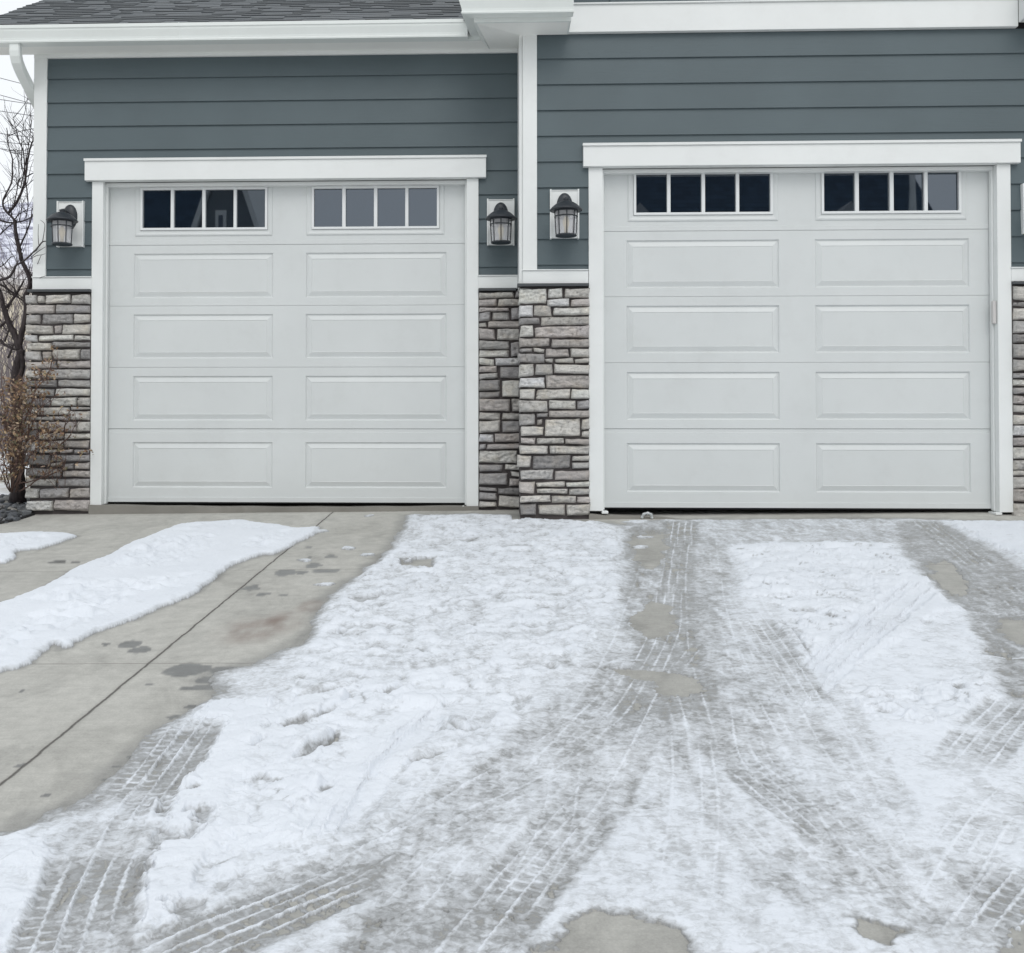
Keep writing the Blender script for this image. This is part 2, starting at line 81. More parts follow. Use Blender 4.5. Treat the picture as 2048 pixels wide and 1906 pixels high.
SR2=[(6.545,1.458,6.649,1.551),(6.661,1.458,6.791,1.551),(6.803,1.458,7.036,1.551),(7.048,1.458,7.24,1.551),(7.252,1.458,7.357,1.551),(7.369,1.458,7.535,1.551),(7.547,1.458,7.721,1.551),(7.733,1.458,7.85,1.551),(7.862,1.458,8.082,1.551),(8.094,1.458,8.203,1.551),(8.215,1.458,8.373,1.551),(8.385,1.458,8.566,1.551),(8.578,1.458,8.744,1.551),(8.756,1.458,8.888,1.551),(6.544,1.412,6.765,1.444),(6.777,1.412,7.037,1.444),(7.049,1.412,7.188,1.444),(7.2,1.412,7.405,1.444),(7.417,1.412,7.63,1.444),(7.642,1.412,7.783,1.444),(7.795,1.412,7.883,1.444),(7.895,1.412,8.159,1.444),(8.171,1.412,8.312,1.444),(8.324,1.412,8.469,1.444),(8.481,1.412,8.729,1.444),(8.741,1.412,8.888,1.444),(6.544,1.322,6.717,1.398),(6.729,1.322,6.956,1.398),(6.968,1.322,7.061,1.398),(7.073,1.322,7.289,1.398),(7.301,1.322,7.456,1.398),(7.468,1.322,7.572,1.398),(7.584,1.322,7.791,1.398),(7.803,1.322,8.059,1.398),(8.071,1.322,8.196,1.398),(8.208,1.322,8.41,1.398),(8.422,1.322,8.563,1.398),(8.575,1.322,8.797,1.398),(8.809,1.322,8.888,1.398),(6.543,1.229,6.671,1.311),(6.683,1.229,6.92,1.311),(6.932,1.229,7.138,1.311),(7.15,1.229,7.361,1.311),(7.373,1.229,7.609,1.311),(7.621,1.229,7.786,1.311),(7.798,1.229,8.023,1.311),(8.035,1.229,8.281,1.311),(8.293,1.229,8.399,1.311),(8.411,1.229,8.652,1.311),(8.664,1.229,8.888,1.311),(6.542,1.16,6.717,1.217),(6.729,1.16,6.843,1.217),(6.855,1.16,7.069,1.217),(7.081,1.16,7.221,1.217),(7.233,1.16,7.478,1.217),(7.49,1.16,7.628,1.217),(7.64,1.16,7.829,1.217),(7.841,1.16,8.001,1.217),(8.013,1.16,8.211,1.217),(8.223,1.16,8.346,1.217),(8.358,1.16,8.479,1.217),(8.491,1.16,8.713,1.217),(8.725,1.16,8.888,1.217),(6.542,1.055,6.732,1.147),(6.744,1.055,6.998,1.147),(7.01,1.055,7.135,1.147),(7.147,1.055,7.388,1.147),(7.4,1.055,7.518,1.147),(7.53,1.055,7.792,1.147),(7.804,1.055,8.004,1.147),(8.016,1.055,8.213,1.147),(8.225,1.055,8.488,1.147),(8.5,1.055,8.73,1.147),(8.742,1.055,8.888,1.147),(6.541,0.966,6.639,1.04),(6.651,0.966,6.805,1.04),(6.817,0.966,6.92,1.04),(6.932,0.966,7.055,1.04),(7.067,0.966,7.194,1.04),(7.206,0.966,7.448,1.04),(7.46,0.966,7.571,1.04),(7.583,0.966,7.724,1.04),(7.736,0.966,7.913,1.04),(7.925,0.966,8.166,1.04),(8.178,0.966,8.44,1.04),(8.452,0.966,8.667,1.04),(8.679,0.966,8.806,1.04),(8.818,0.966,8.888,1.04),(6.54,0.915,6.755,0.95),(6.767,0.915,6.864,0.95),(6.876,0.915,7.087,0.95),(7.099,0.915,7.253,0.95),(7.265,0.915,7.459,0.95),(7.471,0.915,7.68,0.95),(7.692,0.915,7.9,0.95),(7.912,0.915,8.094,0.95),(8.106,0.915,8.294,0.95),(8.306,0.915,8.43,0.95),(8.442,0.915,8.619,0.95),(8.631,0.915,8.742,0.95),(8.754,0.915,8.888,0.95),(6.54,0.858,6.724,0.904),(6.736,0.858,6.964,0.904),(6.976,0.858,7.134,0.904),(7.146,0.858,7.238,0.904),(7.25,0.858,7.433,0.904),(7.445,0.858,7.57,0.904),(7.582,0.858,7.803,0.904),(7.815,0.858,7.973,0.904),(7.985,0.858,8.142,0.904),(8.154,0.858,8.405,0.904),(8.417,0.858,8.576,0.904),(8.588,0.858,8.739,0.904),(8.751,0.858,8.888,0.904),(6.539,0.806,6.714,0.847),(6.726,0.806,6.831,0.847),(6.843,0.806,7.029,0.847),(7.041,0.806,7.295,0.847),(7.307,0.806,7.496,0.847),(7.508,0.806,7.73,0.847),(7.742,0.806,8.001,0.847),(8.013,0.806,8.252,0.847),(8.264,0.806,8.486,0.847),(8.498,0.806,8.732,0.847),(8.744,0.806,8.888,0.847),(6.539,0.735,6.672,0.792),(6.684,0.735,6.859,0.792),(6.871,0.735,7.021,0.792),(7.033,0.735,7.168,0.792),(7.18,0.735,7.371,0.792),(7.383,0.735,7.528,0.792),(7.54,0.735,7.739,0.792),(7.751,0.735,7.944,0.792),(7.956,0.735,8.063,0.792),(8.075,0.735,8.243,0.792),(8.255,0.735,8.413,0.792),(8.425,0.735,8.64,0.792),(8.652,0.735,8.756,0.792),(8.768,0.735,8.888,0.792),(6.538,0.675,6.718,0.724),(6.73,0.675,6.891,0.724),(6.903,0.675,7.111,0.724),(7.123,0.675,7.271,0.724),(7.283,0.675,7.406,0.724),(7.418,0.675,7.674,0.724),(7.686,0.675,7.818,0.724),(7.83,0.675,7.945,0.724),(7.957,0.675,8.095,0.724),(8.107,0.675,8.256,0.724),(8.268,0.675,8.397,0.724),(8.409,0.675,8.593,0.724),(8.605,0.675,8.888,0.724),(6.538,0.594,6.648,0.659),(6.66,0.594,6.823,0.659),(6.835,0.594,7.043,0.659),(7.055,0.594,7.303,0.659),(7.315,0.594,7.582,0.659),(7.594,0.594,7.708,0.659),(7.72,0.594,7.905,0.659),(7.917,0.594,8.164,0.659),(8.176,0.594,8.273,0.659),(8.285,0.594,8.479,0.659),(8.491,0.594,8.61,0.659),(8.622,0.594,8.888,0.659),(6.537,0.514,6.794,0.583),(6.806,0.514,6.991,0.583),(7.003,0.514,7.092,0.583),(7.104,0.514,7.204,0.583),(7.216,0.514,7.379,0.583),(7.391,0.514,7.631,0.583),(7.643,0.514,7.774,0.583),(7.786,0.514,7.994,0.583),(8.006,0.514,8.167,0.583),(8.179,0.514,8.315,0.583),(8.327,0.514,8.542,0.583),(8.554,0.514,8.697,0.583),(8.709,0.514,8.888,0.583),(6.536,0.445,6.762,0.503),(6.774,0.445,6.951,0.503),(6.963,0.445,7.192,0.503),(7.204,0.445,7.385,0.503),(7.397,0.445,7.514,0.503),(7.526,0.445,7.694,0.503),(7.706,0.445,7.951,0.503),(7.963,0.445,8.153,0.503),(8.165,0.445,8.426,0.503),(8.438,0.445,8.526,0.503),(8.538,0.445,8.688,0.503),(8.7,0.445,8.888,0.503),(6.536,0.357,6.747,0.434),(6.759,0.357,6.948,0.434),(6.96,0.357,7.168,0.434),(7.18,0.357,7.425,0.434),(7.437,0.357,7.648,0.434),(7.66,0.357,7.847,0.434),(7.859,0.357,8.048,0.434),(8.06,0.357,8.268,0.434),(8.28,0.357,8.426,0.434),(8.438,0.357,8.647,0.434),(8.659,0.357,8.888,0.434),(6.535,0.278,6.764,0.346),(6.776,0.278,6.951,0.346),(6.963,0.278,7.056,0.346),(7.068,0.278,7.252,0.346),(7.264,0.278,7.507,0.346),(7.519,0.278,7.722,0.346),(7.734,0.278,7.938,0.346),(7.95,0.278,8.108,0.346),(8.12,0.278,8.272,0.346),(8.284,0.278,8.502,0.346),(8.514,0.278,8.616,0.346),(8.628,0.278,8.888,0.346),(6.534,0.24,6.78,0.271),(6.792,0.24,7.053,0.271),(7.065,0.24,7.178,0.271),(7.19,0.24,7.298,0.271),(7.31,0.24,7.559,0.271),(7.571,0.24,7.732,0.271),(7.744,0.24,7.88,0.271),(7.892,0.24,8.049,0.271),(8.061,0.24,8.268,0.271),(8.28,0.24,8.397,0.271),(8.409,0.24,8.584,0.271),(8.596,0.24,8.803,0.271),(8.815,0.24,8.888,0.271),(6.534,0.15,6.624,0.227),(6.636,0.15,6.87,0.227),(6.882,0.15,7.048,0.227),(7.06,0.15,7.227,0.227),(7.239,0.15,7.428,0.227),(7.44,0.15,7.578,0.227),(7.59,0.15,7.838,0.227),(7.85,0.15,7.976,0.227),(7.988,0.15,8.174,0.227),(8.186,0.15,8.304,0.227),(8.316,0.15,8.515,0.227),(8.527,0.15,8.777,0.227),(8.789,0.15,8.888,0.227),(6.533,0.058,6.645,0.14),(6.657,0.058,6.858,0.14),(6.87,0.058,7.119,0.14),(7.131,0.058,7.255,0.14),(7.267,0.058,7.429,0.14),(7.441,0.058,7.658,0.14),(7.67,0.058,7.89,0.14),(7.902,0.058,8.072,0.14),(8.084,0.058,8.287,0.14),(8.299,0.058,8.507,0.14),(8.519,0.058,8.671,0.14),(8.683,0.058,8.888,0.14),(6.532,-0.051,6.724,0.045),(6.736,-0.051,6.95,0.045),(6.962,-0.051,7.142,0.045),(7.154,-0.051,7.302,0.045),(7.314,-0.051,7.481,0.045),(7.493,-0.051,7.747,0.045),(7.759,-0.051,7.88,0.045),(7.892,-0.051,8.007,0.045),(8.019,-0.051,8.109,0.045),(8.121,-0.051,8.363,0.045),(8.375,-0.051,8.641,0.045),(8.653,-0.051,8.783,0.045),(8.795,-0.051,8.888,0.045)]
TREE=[([(-0.812,0.28,0.049),(-0.811,0.28,0.17),(-0.817,0.28,0.291),(-0.822,0.28,0.413),(-0.827,0.28,0.534),(-0.832,0.28,0.696),(-0.837,0.28,0.842),(-0.842,0.28,0.956),(-0.835,0.28,1.037),(-0.811,0.28,1.118),(-0.791,0.28,1.183)],0.056,0.028),([(-0.826,0.28,0.413),(-0.864,0.28,0.534),(-0.914,0.28,0.615),(-0.964,0.28,0.664),(-1.03,0.28,0.729)],0.03,0.012),([(-0.813,0.28,0.94),(-0.785,0.27,1.02),(-0.772,0.26,1.084),(-0.789,0.25,1.148)],0.022,0.016),([(-0.815,0.28,1.185),(-0.832,0.28,1.262),(-0.891,0.28,1.385),(-0.938,0.28,1.507),(-0.972,0.28,1.635),(-1.012,0.28,1.764)],0.03,0.014),([(-0.818,0.28,1.211),(-0.796,0.28,1.314),(-0.755,0.28,1.474),(-0.763,0.28,1.602),(-0.744,0.28,1.654),(-0.725,0.28,1.711),(-0.748,0.28,1.789),(-0.798,0.28,1.898),(-0.821,0.28,1.988),(-0.845,0.28,2.098),(-0.859,0.28,2.214)],0.024,0.013),([(-0.848,0.28,2.135),(-0.854,0.271,2.204),(-0.877,0.262,2.24),(-0.902,0.253,2.264),(-0.933,0.244,2.314),(-0.926,0.235,2.376),(-0.861,0.225,2.495),(-0.848,0.216,2.634),(-0.848,0.207,2.695),(-0.87,0.198,2.77),(-0.879,0.189,2.876),(-0.88,0.18,2.918)],0.011,0.003),([(-0.915,0.28,2.264),(-0.84,0.28,2.36),(-0.783,0.28,2.501),(-0.77,0.28,2.585),(-0.755,0.28,2.708),(-0.73,0.28,2.811),(-0.714,0.28,2.849),(-0.695,0.28,2.914)],0.012,0.004),([(-0.776,0.28,2.521),(-0.791,0.28,2.747),(-0.825,0.28,2.837),(-0.848,0.28,2.928),(-0.878,0.28,3.025)],0.006,0.002),([(-0.873,0.28,2.296),(-0.829,0.28,2.521),(-0.83,0.28,2.65),(-0.84,0.28,2.766)],0.005,0.002),([(-0.812,0.28,2.469),(-0.771,0.28,2.682),(-0.746,0.28,2.843),(-0.728,0.28,2.991)],0.005,0.002),([(-0.805,0.28,2.618),(-0.805,0.28,2.876),(-0.79,0.28,2.966)],0.004,0.002),([(-0.764,0.28,2.559),(-0.718,0.28,2.585),(-0.673,0.28,2.597)],0.004,0.002),([(-0.796,0.28,2.456),(-0.718,0.28,2.527),(-0.673,0.28,2.571)],0.004,0.002),([(-0.77,0.28,2.514),(-0.753,0.28,2.372),(-0.755,0.28,2.295),(-0.781,0.28,2.205)],0.005,0.003),([(-0.976,0.28,2.213),(-0.898,0.28,2.193),(-0.794,0.28,2.205),(-0.722,0.28,2.237),(-0.716,0.28,2.262)],0.008,0.004),([(-0.695,0.28,2.914),(-0.734,0.28,2.946),(-0.784,0.28,3.011)],0.003,0.0015),([(-0.696,0.28,3.12),(-0.742,0.28,3.16),(-0.785,0.28,3.196)],0.003,0.0015),([(-0.818,0.28,1.995),(-0.78,0.28,2.078),(-0.751,0.28,2.149),(-0.728,0.28,2.213),(-0.719,0.28,2.31)],0.008,0.004),([(-0.924,0.18,1.723),(-0.835,0.143,1.739),(-0.779,0.106,1.787),(-0.743,0.069,1.819),(-0.662,0.031,1.849),(-0.558,-0.006,1.923),(-0.491,-0.043,1.975),(-0.447,-0.08,1.976)],0.012,0.004),([(-0.5,-0.08,1.947),(-0.506,-0.08,2.014),(-0.504,-0.08,2.106)],0.003,0.0015),([(-0.472,-0.08,1.974),(-0.46,-0.08,2.045),(-0.457,-0.08,2.106),(-0.489,-0.08,2.137)],0.003,0.0015),([(-0.575,-0.05,1.86),(-0.519,-0.05,1.903),(-0.463,-0.05,1.939)],0.004,0.0015),([(-0.581,-0.05,1.848),(-0.531,-0.05,1.872),(-0.494,-0.05,1.878),(-0.463,-0.05,1.887)],0.003,0.0015),([(-0.643,0.1,1.741),(-0.571,0.025,1.792),(-0.494,-0.05,1.878)],0.004,0.002),([(-0.636,0.1,1.694),(-0.58,0.047,1.689),(-0.518,-0.007,1.712),(-0.457,-0.06,1.716)],0.004,0.0015),([(-0.972,0.28,1.706),(-0.907,0.28,1.667),(-0.848,0.28,1.616),(-0.782,0.28,1.57),(-0.759,0.28,1.532)],0.009,0.005),([(-0.919,0.28,1.52),(-0.848,0.28,1.616),(-0.78,0.28,1.734)],0.012,0.007),([(-0.915,0.28,1.487),(-0.873,0.28,1.571),(-0.835,0.28,1.648),(-0.744,0.28,1.673)],0.006,0.003),([(-0.946,0.28,1.725),(-0.893,0.28,1.635),(-0.854,0.28,1.609)],0.006,0.003),([(-0.929,0.28,1.25),(-0.898,0.28,1.346),(-0.872,0.28,1.41)],0.008,0.004),([(-0.969,0.28,1.263),(-0.929,0.28,1.224),(-0.851,0.28,1.186)],0.014,0.008),([(-0.902,0.28,1.121),(-0.87,0.28,1.198),(-0.838,0.28,1.269)],0.01,0.006),([(-0.973,0.28,1.841),(-0.934,0.28,1.867),(-0.889,0.28,1.918),(-0.844,0.28,1.931)],0.005,0.003),([(-0.975,0.28,2.099),(-0.937,0.28,2.137),(-0.891,0.28,2.176),(-0.859,0.28,2.201)],0.006,0.003),([(-0.969,0.28,1.366),(-0.918,0.28,1.423),(-0.944,0.28,1.494)],0.012,0.008)]
SHR=[([(-0.679,-0.05,0.084),(-0.603,-0.084,0.38),(-0.557,-0.118,0.496),(-0.497,-0.152,0.841),(-0.405,-0.186,0.946),(-0.321,-0.22,1.005)],0.006,0.0015),([(-0.59,-0.05,0.791),(-0.493,-0.093,0.874),(-0.396,-0.135,0.972),(-0.34,-0.178,1.077),(-0.267,-0.22,1.058)],0.006,0.0015),([(-0.695,-0.05,0.108),(-0.575,-0.093,0.303),(-0.501,-0.135,0.396),(-0.366,-0.178,0.458),(-0.263,-0.22,0.436)],0.006,0.0015),([(-0.68,-0.05,0.146),(-0.542,-0.093,0.164),(-0.43,-0.135,0.205),(-0.373,-0.178,0.306),(-0.339,-0.22,0.375)],0.006,0.0015),([(-0.656,-0.05,0.084),(-0.512,-0.107,0.157),(-0.386,-0.163,0.229),(-0.285,-0.22,0.277)],0.006,0.0015),([(-0.313,-0.05,0.535),(-0.261,-0.135,0.596),(-0.241,-0.22,0.626)],0.006,0.0015),([(-0.679,-0.05,0.084),(-0.583,-0.093,0.38),(-0.525,-0.135,0.458),(-0.444,-0.178,0.512),(-0.302,-0.22,0.55)],0.006,0.0015),([(-0.359,-0.05,0.41),(-0.23,-0.135,0.512),(-0.149,-0.22,0.595)],0.006,0.0015),([(-0.467,-0.05,0.193),(-0.29,-0.135,0.259),(-0.224,-0.22,0.345)],0.006,0.0015),([(-0.711,-0.05,0.084),(-0.701,-0.093,0.38),(-0.714,-0.135,0.611),(-0.718,-0.178,0.84),(-0.714,-0.22,0.991)],0.006,0.0015),([(-0.703,-0.05,0.084),(-0.656,-0.107,0.457),(-0.638,-0.163,0.687),(-0.582,-0.22,0.914)],0.006,0.0015),([(-0.719,-0.05,0.084),(-0.727,-0.135,0.304),(-0.718,-0.22,0.458)],0.006,0.0015),([(-0.711,-0.05,0.084),(-0.631,-0.107,0.38),(-0.576,-0.163,0.611),(-0.535,-0.22,0.762)],0.006,0.0015),([(-0.727,-0.05,0.084),(-0.742,-0.135,0.227),(-0.763,-0.22,0.382)],0.006,0.0015),([(-0.603,-0.05,0.457),(-0.516,-0.107,0.612),(-0.436,-0.163,0.718),(-0.35,-0.22,0.762)],0.006,0.0015),([(-0.613,-0.05,0.612),(-0.512,-0.135,0.78),(-0.443,-0.22,0.914)],0.006,0.0015)]
LEAFC=[(-0.708,0.803,0.086,0.141,260),(-0.614,0.78,0.063,0.141,260),(-0.66,0.611,0.118,0.125,420),(-0.627,0.458,0.102,0.094,340),(-0.705,0.381,0.094,0.094,260),(-0.413,0.948,0.055,0.055,70),(-0.474,0.818,0.047,0.039,60),(-0.363,0.55,0.071,0.071,130),(-0.347,0.427,0.094,0.039,90),(-0.441,0.481,0.071,0.055,60),(-0.489,0.688,0.055,0.047,40),(-0.106,0.382,0.027,0.02,25),(-0.352,1.063,0.047,0.031,20),(-0.6,0.895,0.071,0.071,120),(-0.361,0.244,0.071,0.047,45),(-0.494,0.374,0.071,0.047,45),(-0.727,0.228,0.063,0.063,80),(-0.634,0.266,0.063,0.071,60)]
WIRE=[(-13.624,12.419,-0.269),(-13.619,11.845,-0.28),(-13.618,11.693,-0.161),(-13.615,11.304,-0.158),(-13.609,10.545,-0.13),(-13.606,10.275,-0.129),(-13.604,10.039,-0.2)]

# ------------------------------------------------------------------ helpers
def tag(o, label=None, cat=None, group=None, kind=None):
    if label: o['label'] = label
    if cat: o['category'] = cat
    if group: o['group'] = group
    if kind: o['kind'] = kind
    return o

def empty(name, loc=(0, 0, 0)):
    o = bpy.data.objects.new(name, None)
    o.location = loc
    o.empty_display_size = 0.2
    COL.objects.link(o)
    return o

def origin(o):
    v = Vector((0, 0, 0))
    while o is not None:
        v += o.location
        o = o.parent
    return v

class MB:
    """collects shapes into one mesh"""
    def __init__(s):
        s.v, s.f, s.c = [], [], []
        s.col = None
    def add(s, vs, fs):
        n = len(s.v)
        s.v += [tuple(p) for p in vs]
        s.f += [tuple(n + i for i in f) for f in fs]
        s.c += [s.col] * len(fs)
    def box(s, x0, x1, y0, y1, z0, z1):
        s.add([(x0, y0, z0), (x1, y0, z0), (x1, y1, z0), (x0, y1, z0), (x0, y0, z1), (x1, y0, z1), (x1, y1, z1), (x0, y1, z1)],
              [(0, 3, 2, 1), (4, 5, 6, 7), (0, 1, 5, 4), (1, 2, 6, 5), (2, 3, 7, 6), (3, 0, 4, 7)])
    def prism(s, prof, axis, a, b):
        """closed profile (list of 2D points) extruded along an axis"""
        n = len(prof)
        def P(t, p):
            return {'x': (t, p[0], p[1]), 'y': (p[0], t, p[1]), 'z': (p[0], p[1], t)}[axis]
        s.add([P(a, p) for p in prof] + [P(b, p) for p in prof],
              [tuple(range(n)), tuple(range(2 * n - 1, n - 1, -1))] + [(i, n + i, n + (i + 1) % n, (i + 1) % n) for i in range(n)])
    def tube(s, pts, rad, n=8, cap=True):
        pts = [Vector(p) for p in pts]
        rs = rad if isinstance(rad, (list, tuple)) else [rad] * len(pts)
        rings = []
        prev = None
        for i, p in enumerate(pts):
            t = (pts[min(i + 1, len(pts) - 1)] - pts[max(i - 1, 0)]).normalized()
            if prev is None:
                a = t.orthogonal().normalized()
            else:
                a = (prev - t * prev.dot(t))
                a = a.normalized() if a.length > 1e-6 else t.orthogonal().normalized()
            prev = a
            b = t.cross(a)
            rings.append([p + (a * math.cos(2 * math.pi * k / n) + b * math.sin(2 * math.pi * k / n)) * rs[i] for k in range(n)])
        vs = [q for r in rings for q in r]
        fs = []
        for i in range(len(rings) - 1):
            for k in range(n):
                fs.append((i * n + k, i * n + (k + 1) % n, (i + 1) * n + (k + 1) % n, (i + 1) * n + k))
        if cap:
            fs.append(tuple(range(n - 1, -1, -1)))
            fs.append(tuple((len(rings) - 1) * n + k for k in range(n)))
        s.add(vs, fs)
    def lathe(s, prof, c=(0, 0, 0), n=28, close=False):
        """profile of (radius, z) turned round a vertical axis"""
        m = len(prof)
        vs = []
        for (r, z) in prof:
            for k in range(n):
                a = 2 * math.pi * k / n
                vs.append((c[0] + r * math.cos(a), c[1] + r * math.sin(a), c[2] + z))
        fs = []
        for i in range(m - 1):
            for k in range(n):
                fs.append((i * n + k, i * n + (k + 1) % n, (i + 1) * n + (k + 1) % n, (i + 1) * n + k))
        if close:
            fs.append(tuple(range(n - 1, -1, -1)))
            fs.append(tuple((m - 1) * n + k for k in range(n)))
        s.add(vs, fs)
    def build(s, name, mat, parent=None, bevel=0, smooth=False):
        me = bpy.data.meshes.new(name)
        off = origin(parent) if parent else Vector((0, 0, 0))
        me.from_pydata([(p[0] - off.x, p[1] - off.y, p[2] - off.z) for p in s.v], [], s.f)
        if any(c is not None for c in s.c):
            at = me.attributes.new('tone', 'FLOAT_COLOR', 'FACE')
            arr = np.ones((len(s.f), 4), np.float32)
            for i, c in enumerate(s.c):
                if c is not None: arr[i, :3] = c
            at.data.foreach_set('color', arr.ravel())
        me.materials.append(mat)
        bm = bmesh.new()
        bm.from_mesh(me)
        bmesh.ops.recalc_face_normals(bm, faces=bm.faces)
        bm.to_mesh(me)
        bm.free()
        o = bpy.data.objects.new(name, me)
        COL.objects.link(o)
        if parent: o.parent = parent
        if smooth:
            me.polygons.foreach_set('use_smooth', [True] * len(me.polygons))
        if bevel:
            b = o.modifiers.new('bevel', 'BEVEL')
            b.width = bevel
            b.segments = 2
            b.limit_method = 'ANGLE'
            b.angle_limit = R(40)
        return o

# --- materials
class NT:
    def __init__(s, name):
        s.m = bpy.data.materials.new(name)
        s.m.use_nodes = True
        s.t = s.m.node_tree
        s.b = s.t.nodes['Principled BSDF']
        s.out = s.t.nodes['Material Output']
    def n(s, typ, **kw):
        nd = s.t.nodes.new(typ)
        for k, v in kw.items():
            setattr(nd, k, v)
        return nd
    def l(s, a, b): s.t.links.new(a, b)
    def pos(s):
        if not hasattr(s, '_pos'): s._pos = s.n('ShaderNodeNewGeometry').outputs['Position']
        return s._pos
    def scaled(s, vec, sc):
        m = s.n('ShaderNodeVectorMath', operation='MULTIPLY')
        s.l(vec, m.inputs[0])
        m.inputs[1].default_value = sc
        return m.outputs[0]
    def noise(s, scale, detail=4, rough=.55, vec=None, dist=0):
        nd = s.n('ShaderNodeTexNoise')
        nd.inputs['Scale'].default_value = scale
        nd.inputs['Detail'].default_value = detail
        nd.inputs['Roughness'].default_value = rough
        nd.inputs['Distortion'].default_value = dist
        s.l(vec if vec is not None else s.pos(), nd.inputs['Vector'])
        return nd.outputs['Fac']
    def ramp(s, fac, stops, interp='LINEAR'):
        r = s.n('ShaderNodeValToRGB')
        r.color_ramp.interpolation = interp
        e = r.color_ramp.elements
        while len(e) < len(stops): e.new(0.5)
        for i, (p, c) in enumerate(stops):
            e[i].position = p
            e[i].color = (c, c, c, 1) if not isinstance(c, (tuple, list)) else (c[0], c[1], c[2], 1)
        s.l(fac, r.inputs['Fac'])
        return r.outputs['Color']
    def math(s, op, a, b=None, clamp=False):
        m = s.n('ShaderNodeMath', operation=op)
        m.use_clamp = clamp
        for i, x in enumerate((a, b)):
            if x is None: continue
            if isinstance(x, (int, float)): m.inputs[i].default_value = x
            else: s.l(x, m.inputs[i])
        return m.outputs[0]
    def mix(s, fac, a, b, typ='MIX'):
        m = s.n('ShaderNodeMix')
        m.data_type = 'RGBA'
        m.blend_type = typ
        for nm, x in (('Factor', fac), ('A', a), ('B', b)):
            if isinstance(x, (int, float)): m.inputs[nm].default_value = x if nm == 'Factor' else (x, x, x, 1)
            elif isinstance(x, (tuple, list)): m.inputs[nm].default_value = (*x[:3], 1)
            else: s.l(x, m.inputs[nm])
        return m.outputs['Result']
    def attr(s, name, out='Fac'):
        a = s.n('ShaderNodeAttribute')
        a.attribute_name = name
        return a.outputs[out]
    def bump(s, h, strength=.3, dist=.01):
        b = s.n('ShaderNodeBump')
        b.inputs['Strength'].default_value = strength
        b.inputs['Distance'].default_value = dist
        s.l(h, b.inputs['Height'])
        s.l(b.outputs[0], s.b.inputs['Normal'])
    def set(s, **kw):
        nm = {'col': 'Base Color', 'rough': 'Roughness', 'metal': 'Metallic', 'spec': 'Specular IOR Level', 'ior': 'IOR'}
        for k, v in kw.items():
            i = s.b.inputs[nm[k]]
            if isinstance(v, (int, float)): i.default_value = v
            elif isinstance(v, (tuple, list)): i.default_value = (*v[:3], 1)
            else: s.l(v, i)
        return s

def paint(name, col, rough=.5, grain=0.0, var=.05, dirt=0.0):
    m = NT(name)
    big = m.noise(1.7, 3)
    f = m.ramp(big, [(.3, 1 - var), (.7, 1 + 0.0)])
    c = m.mix(1.0, col, f, 'MULTIPLY')
    if dirt:
        sm = m.noise(5.5, 6, .7)
        c = m.mix(m.ramp(sm, [(.5, 0), (.78, dirt)]), c, (col[0] * .62, col[1] * .6, col[2] * .57))
    m.set(col=c, rough=rough)
    if grain:
        g = m.noise(1.0, 6, .6, m.scaled(m.pos(), (6, 40, 260)))
        m.bump(g, grain, .003)
    else:
        m.bump(m.noise(90, 3), .04, .003)
    return m.m

M = {}
M['siding'] = paint('blue_grey_siding', (.089, .120, .132), .55, .35, .12)
M['white'] = paint('white_trim', (.775, .795, .785), .45, .10, .05, .12)
M['door'] = paint('white_steel_door', (.635, .660, .656), .42, .16, .05, .12)
M['gutter'] = paint('white_gutter', (.755, .79, .77), .3, 0, .05, .10)
M['soffit'] = paint('white_soffit', (.90, .91, .88), .55, 0, .06, .1)
M['flash'] = paint('dark_flashing', (.06, .065, .07), .45)
M['rubber'] = paint('black_rubber', (.012, .012, .014), .7)
M['slab'] = paint('slab_concrete', (.26, .25, .225), .85, 0, .3, .5)
M['dark'] = paint('dark_interior', (.02, .02, .022), .9)
M['black'] = paint('black_lamp_metal', (.022, .028, .036), .42, 0, .3)
M['bulb'] = paint('cream_bulb', (.80, .66, .36), .4)
M['beige'] = paint('beige_plastic', (.60, .585, .57), .5)
M['ringm'] = paint('grey_plastic', (.55, .58, .58), .35)

def glass_mat():
    m = NT('garage_glass')
    m.set(col=(.003, .0055, .0095), rough=.015, ior=2.15)
    m.b.inputs['Specular Tint'].default_value = (.84, .95, 1.08, 1)
    return m.m
M['glass'] = glass_mat()

def lamp_glass():
    m = NT('seeded_lamp_glass')
    m.set(col=(.80, .80, .82), rough=.25)
    tr = m.n('ShaderNodeBsdfTransparent')
    tr.inputs[0].default_value = (.95, .95, .96, 1)
    ms = m.n('ShaderNodeMixShader')
    ms.inputs[0].default_value = .36
    m.l(tr.outputs[0], ms.inputs[1])
    m.l(m.b.outputs[0], ms.inputs[2])
    m.l(ms.outputs[0], m.out.inputs['Surface'])
    m.bump(m.noise(70, 2), .3, .004)
    return m.m
M['lampglass'] = lamp_glass()

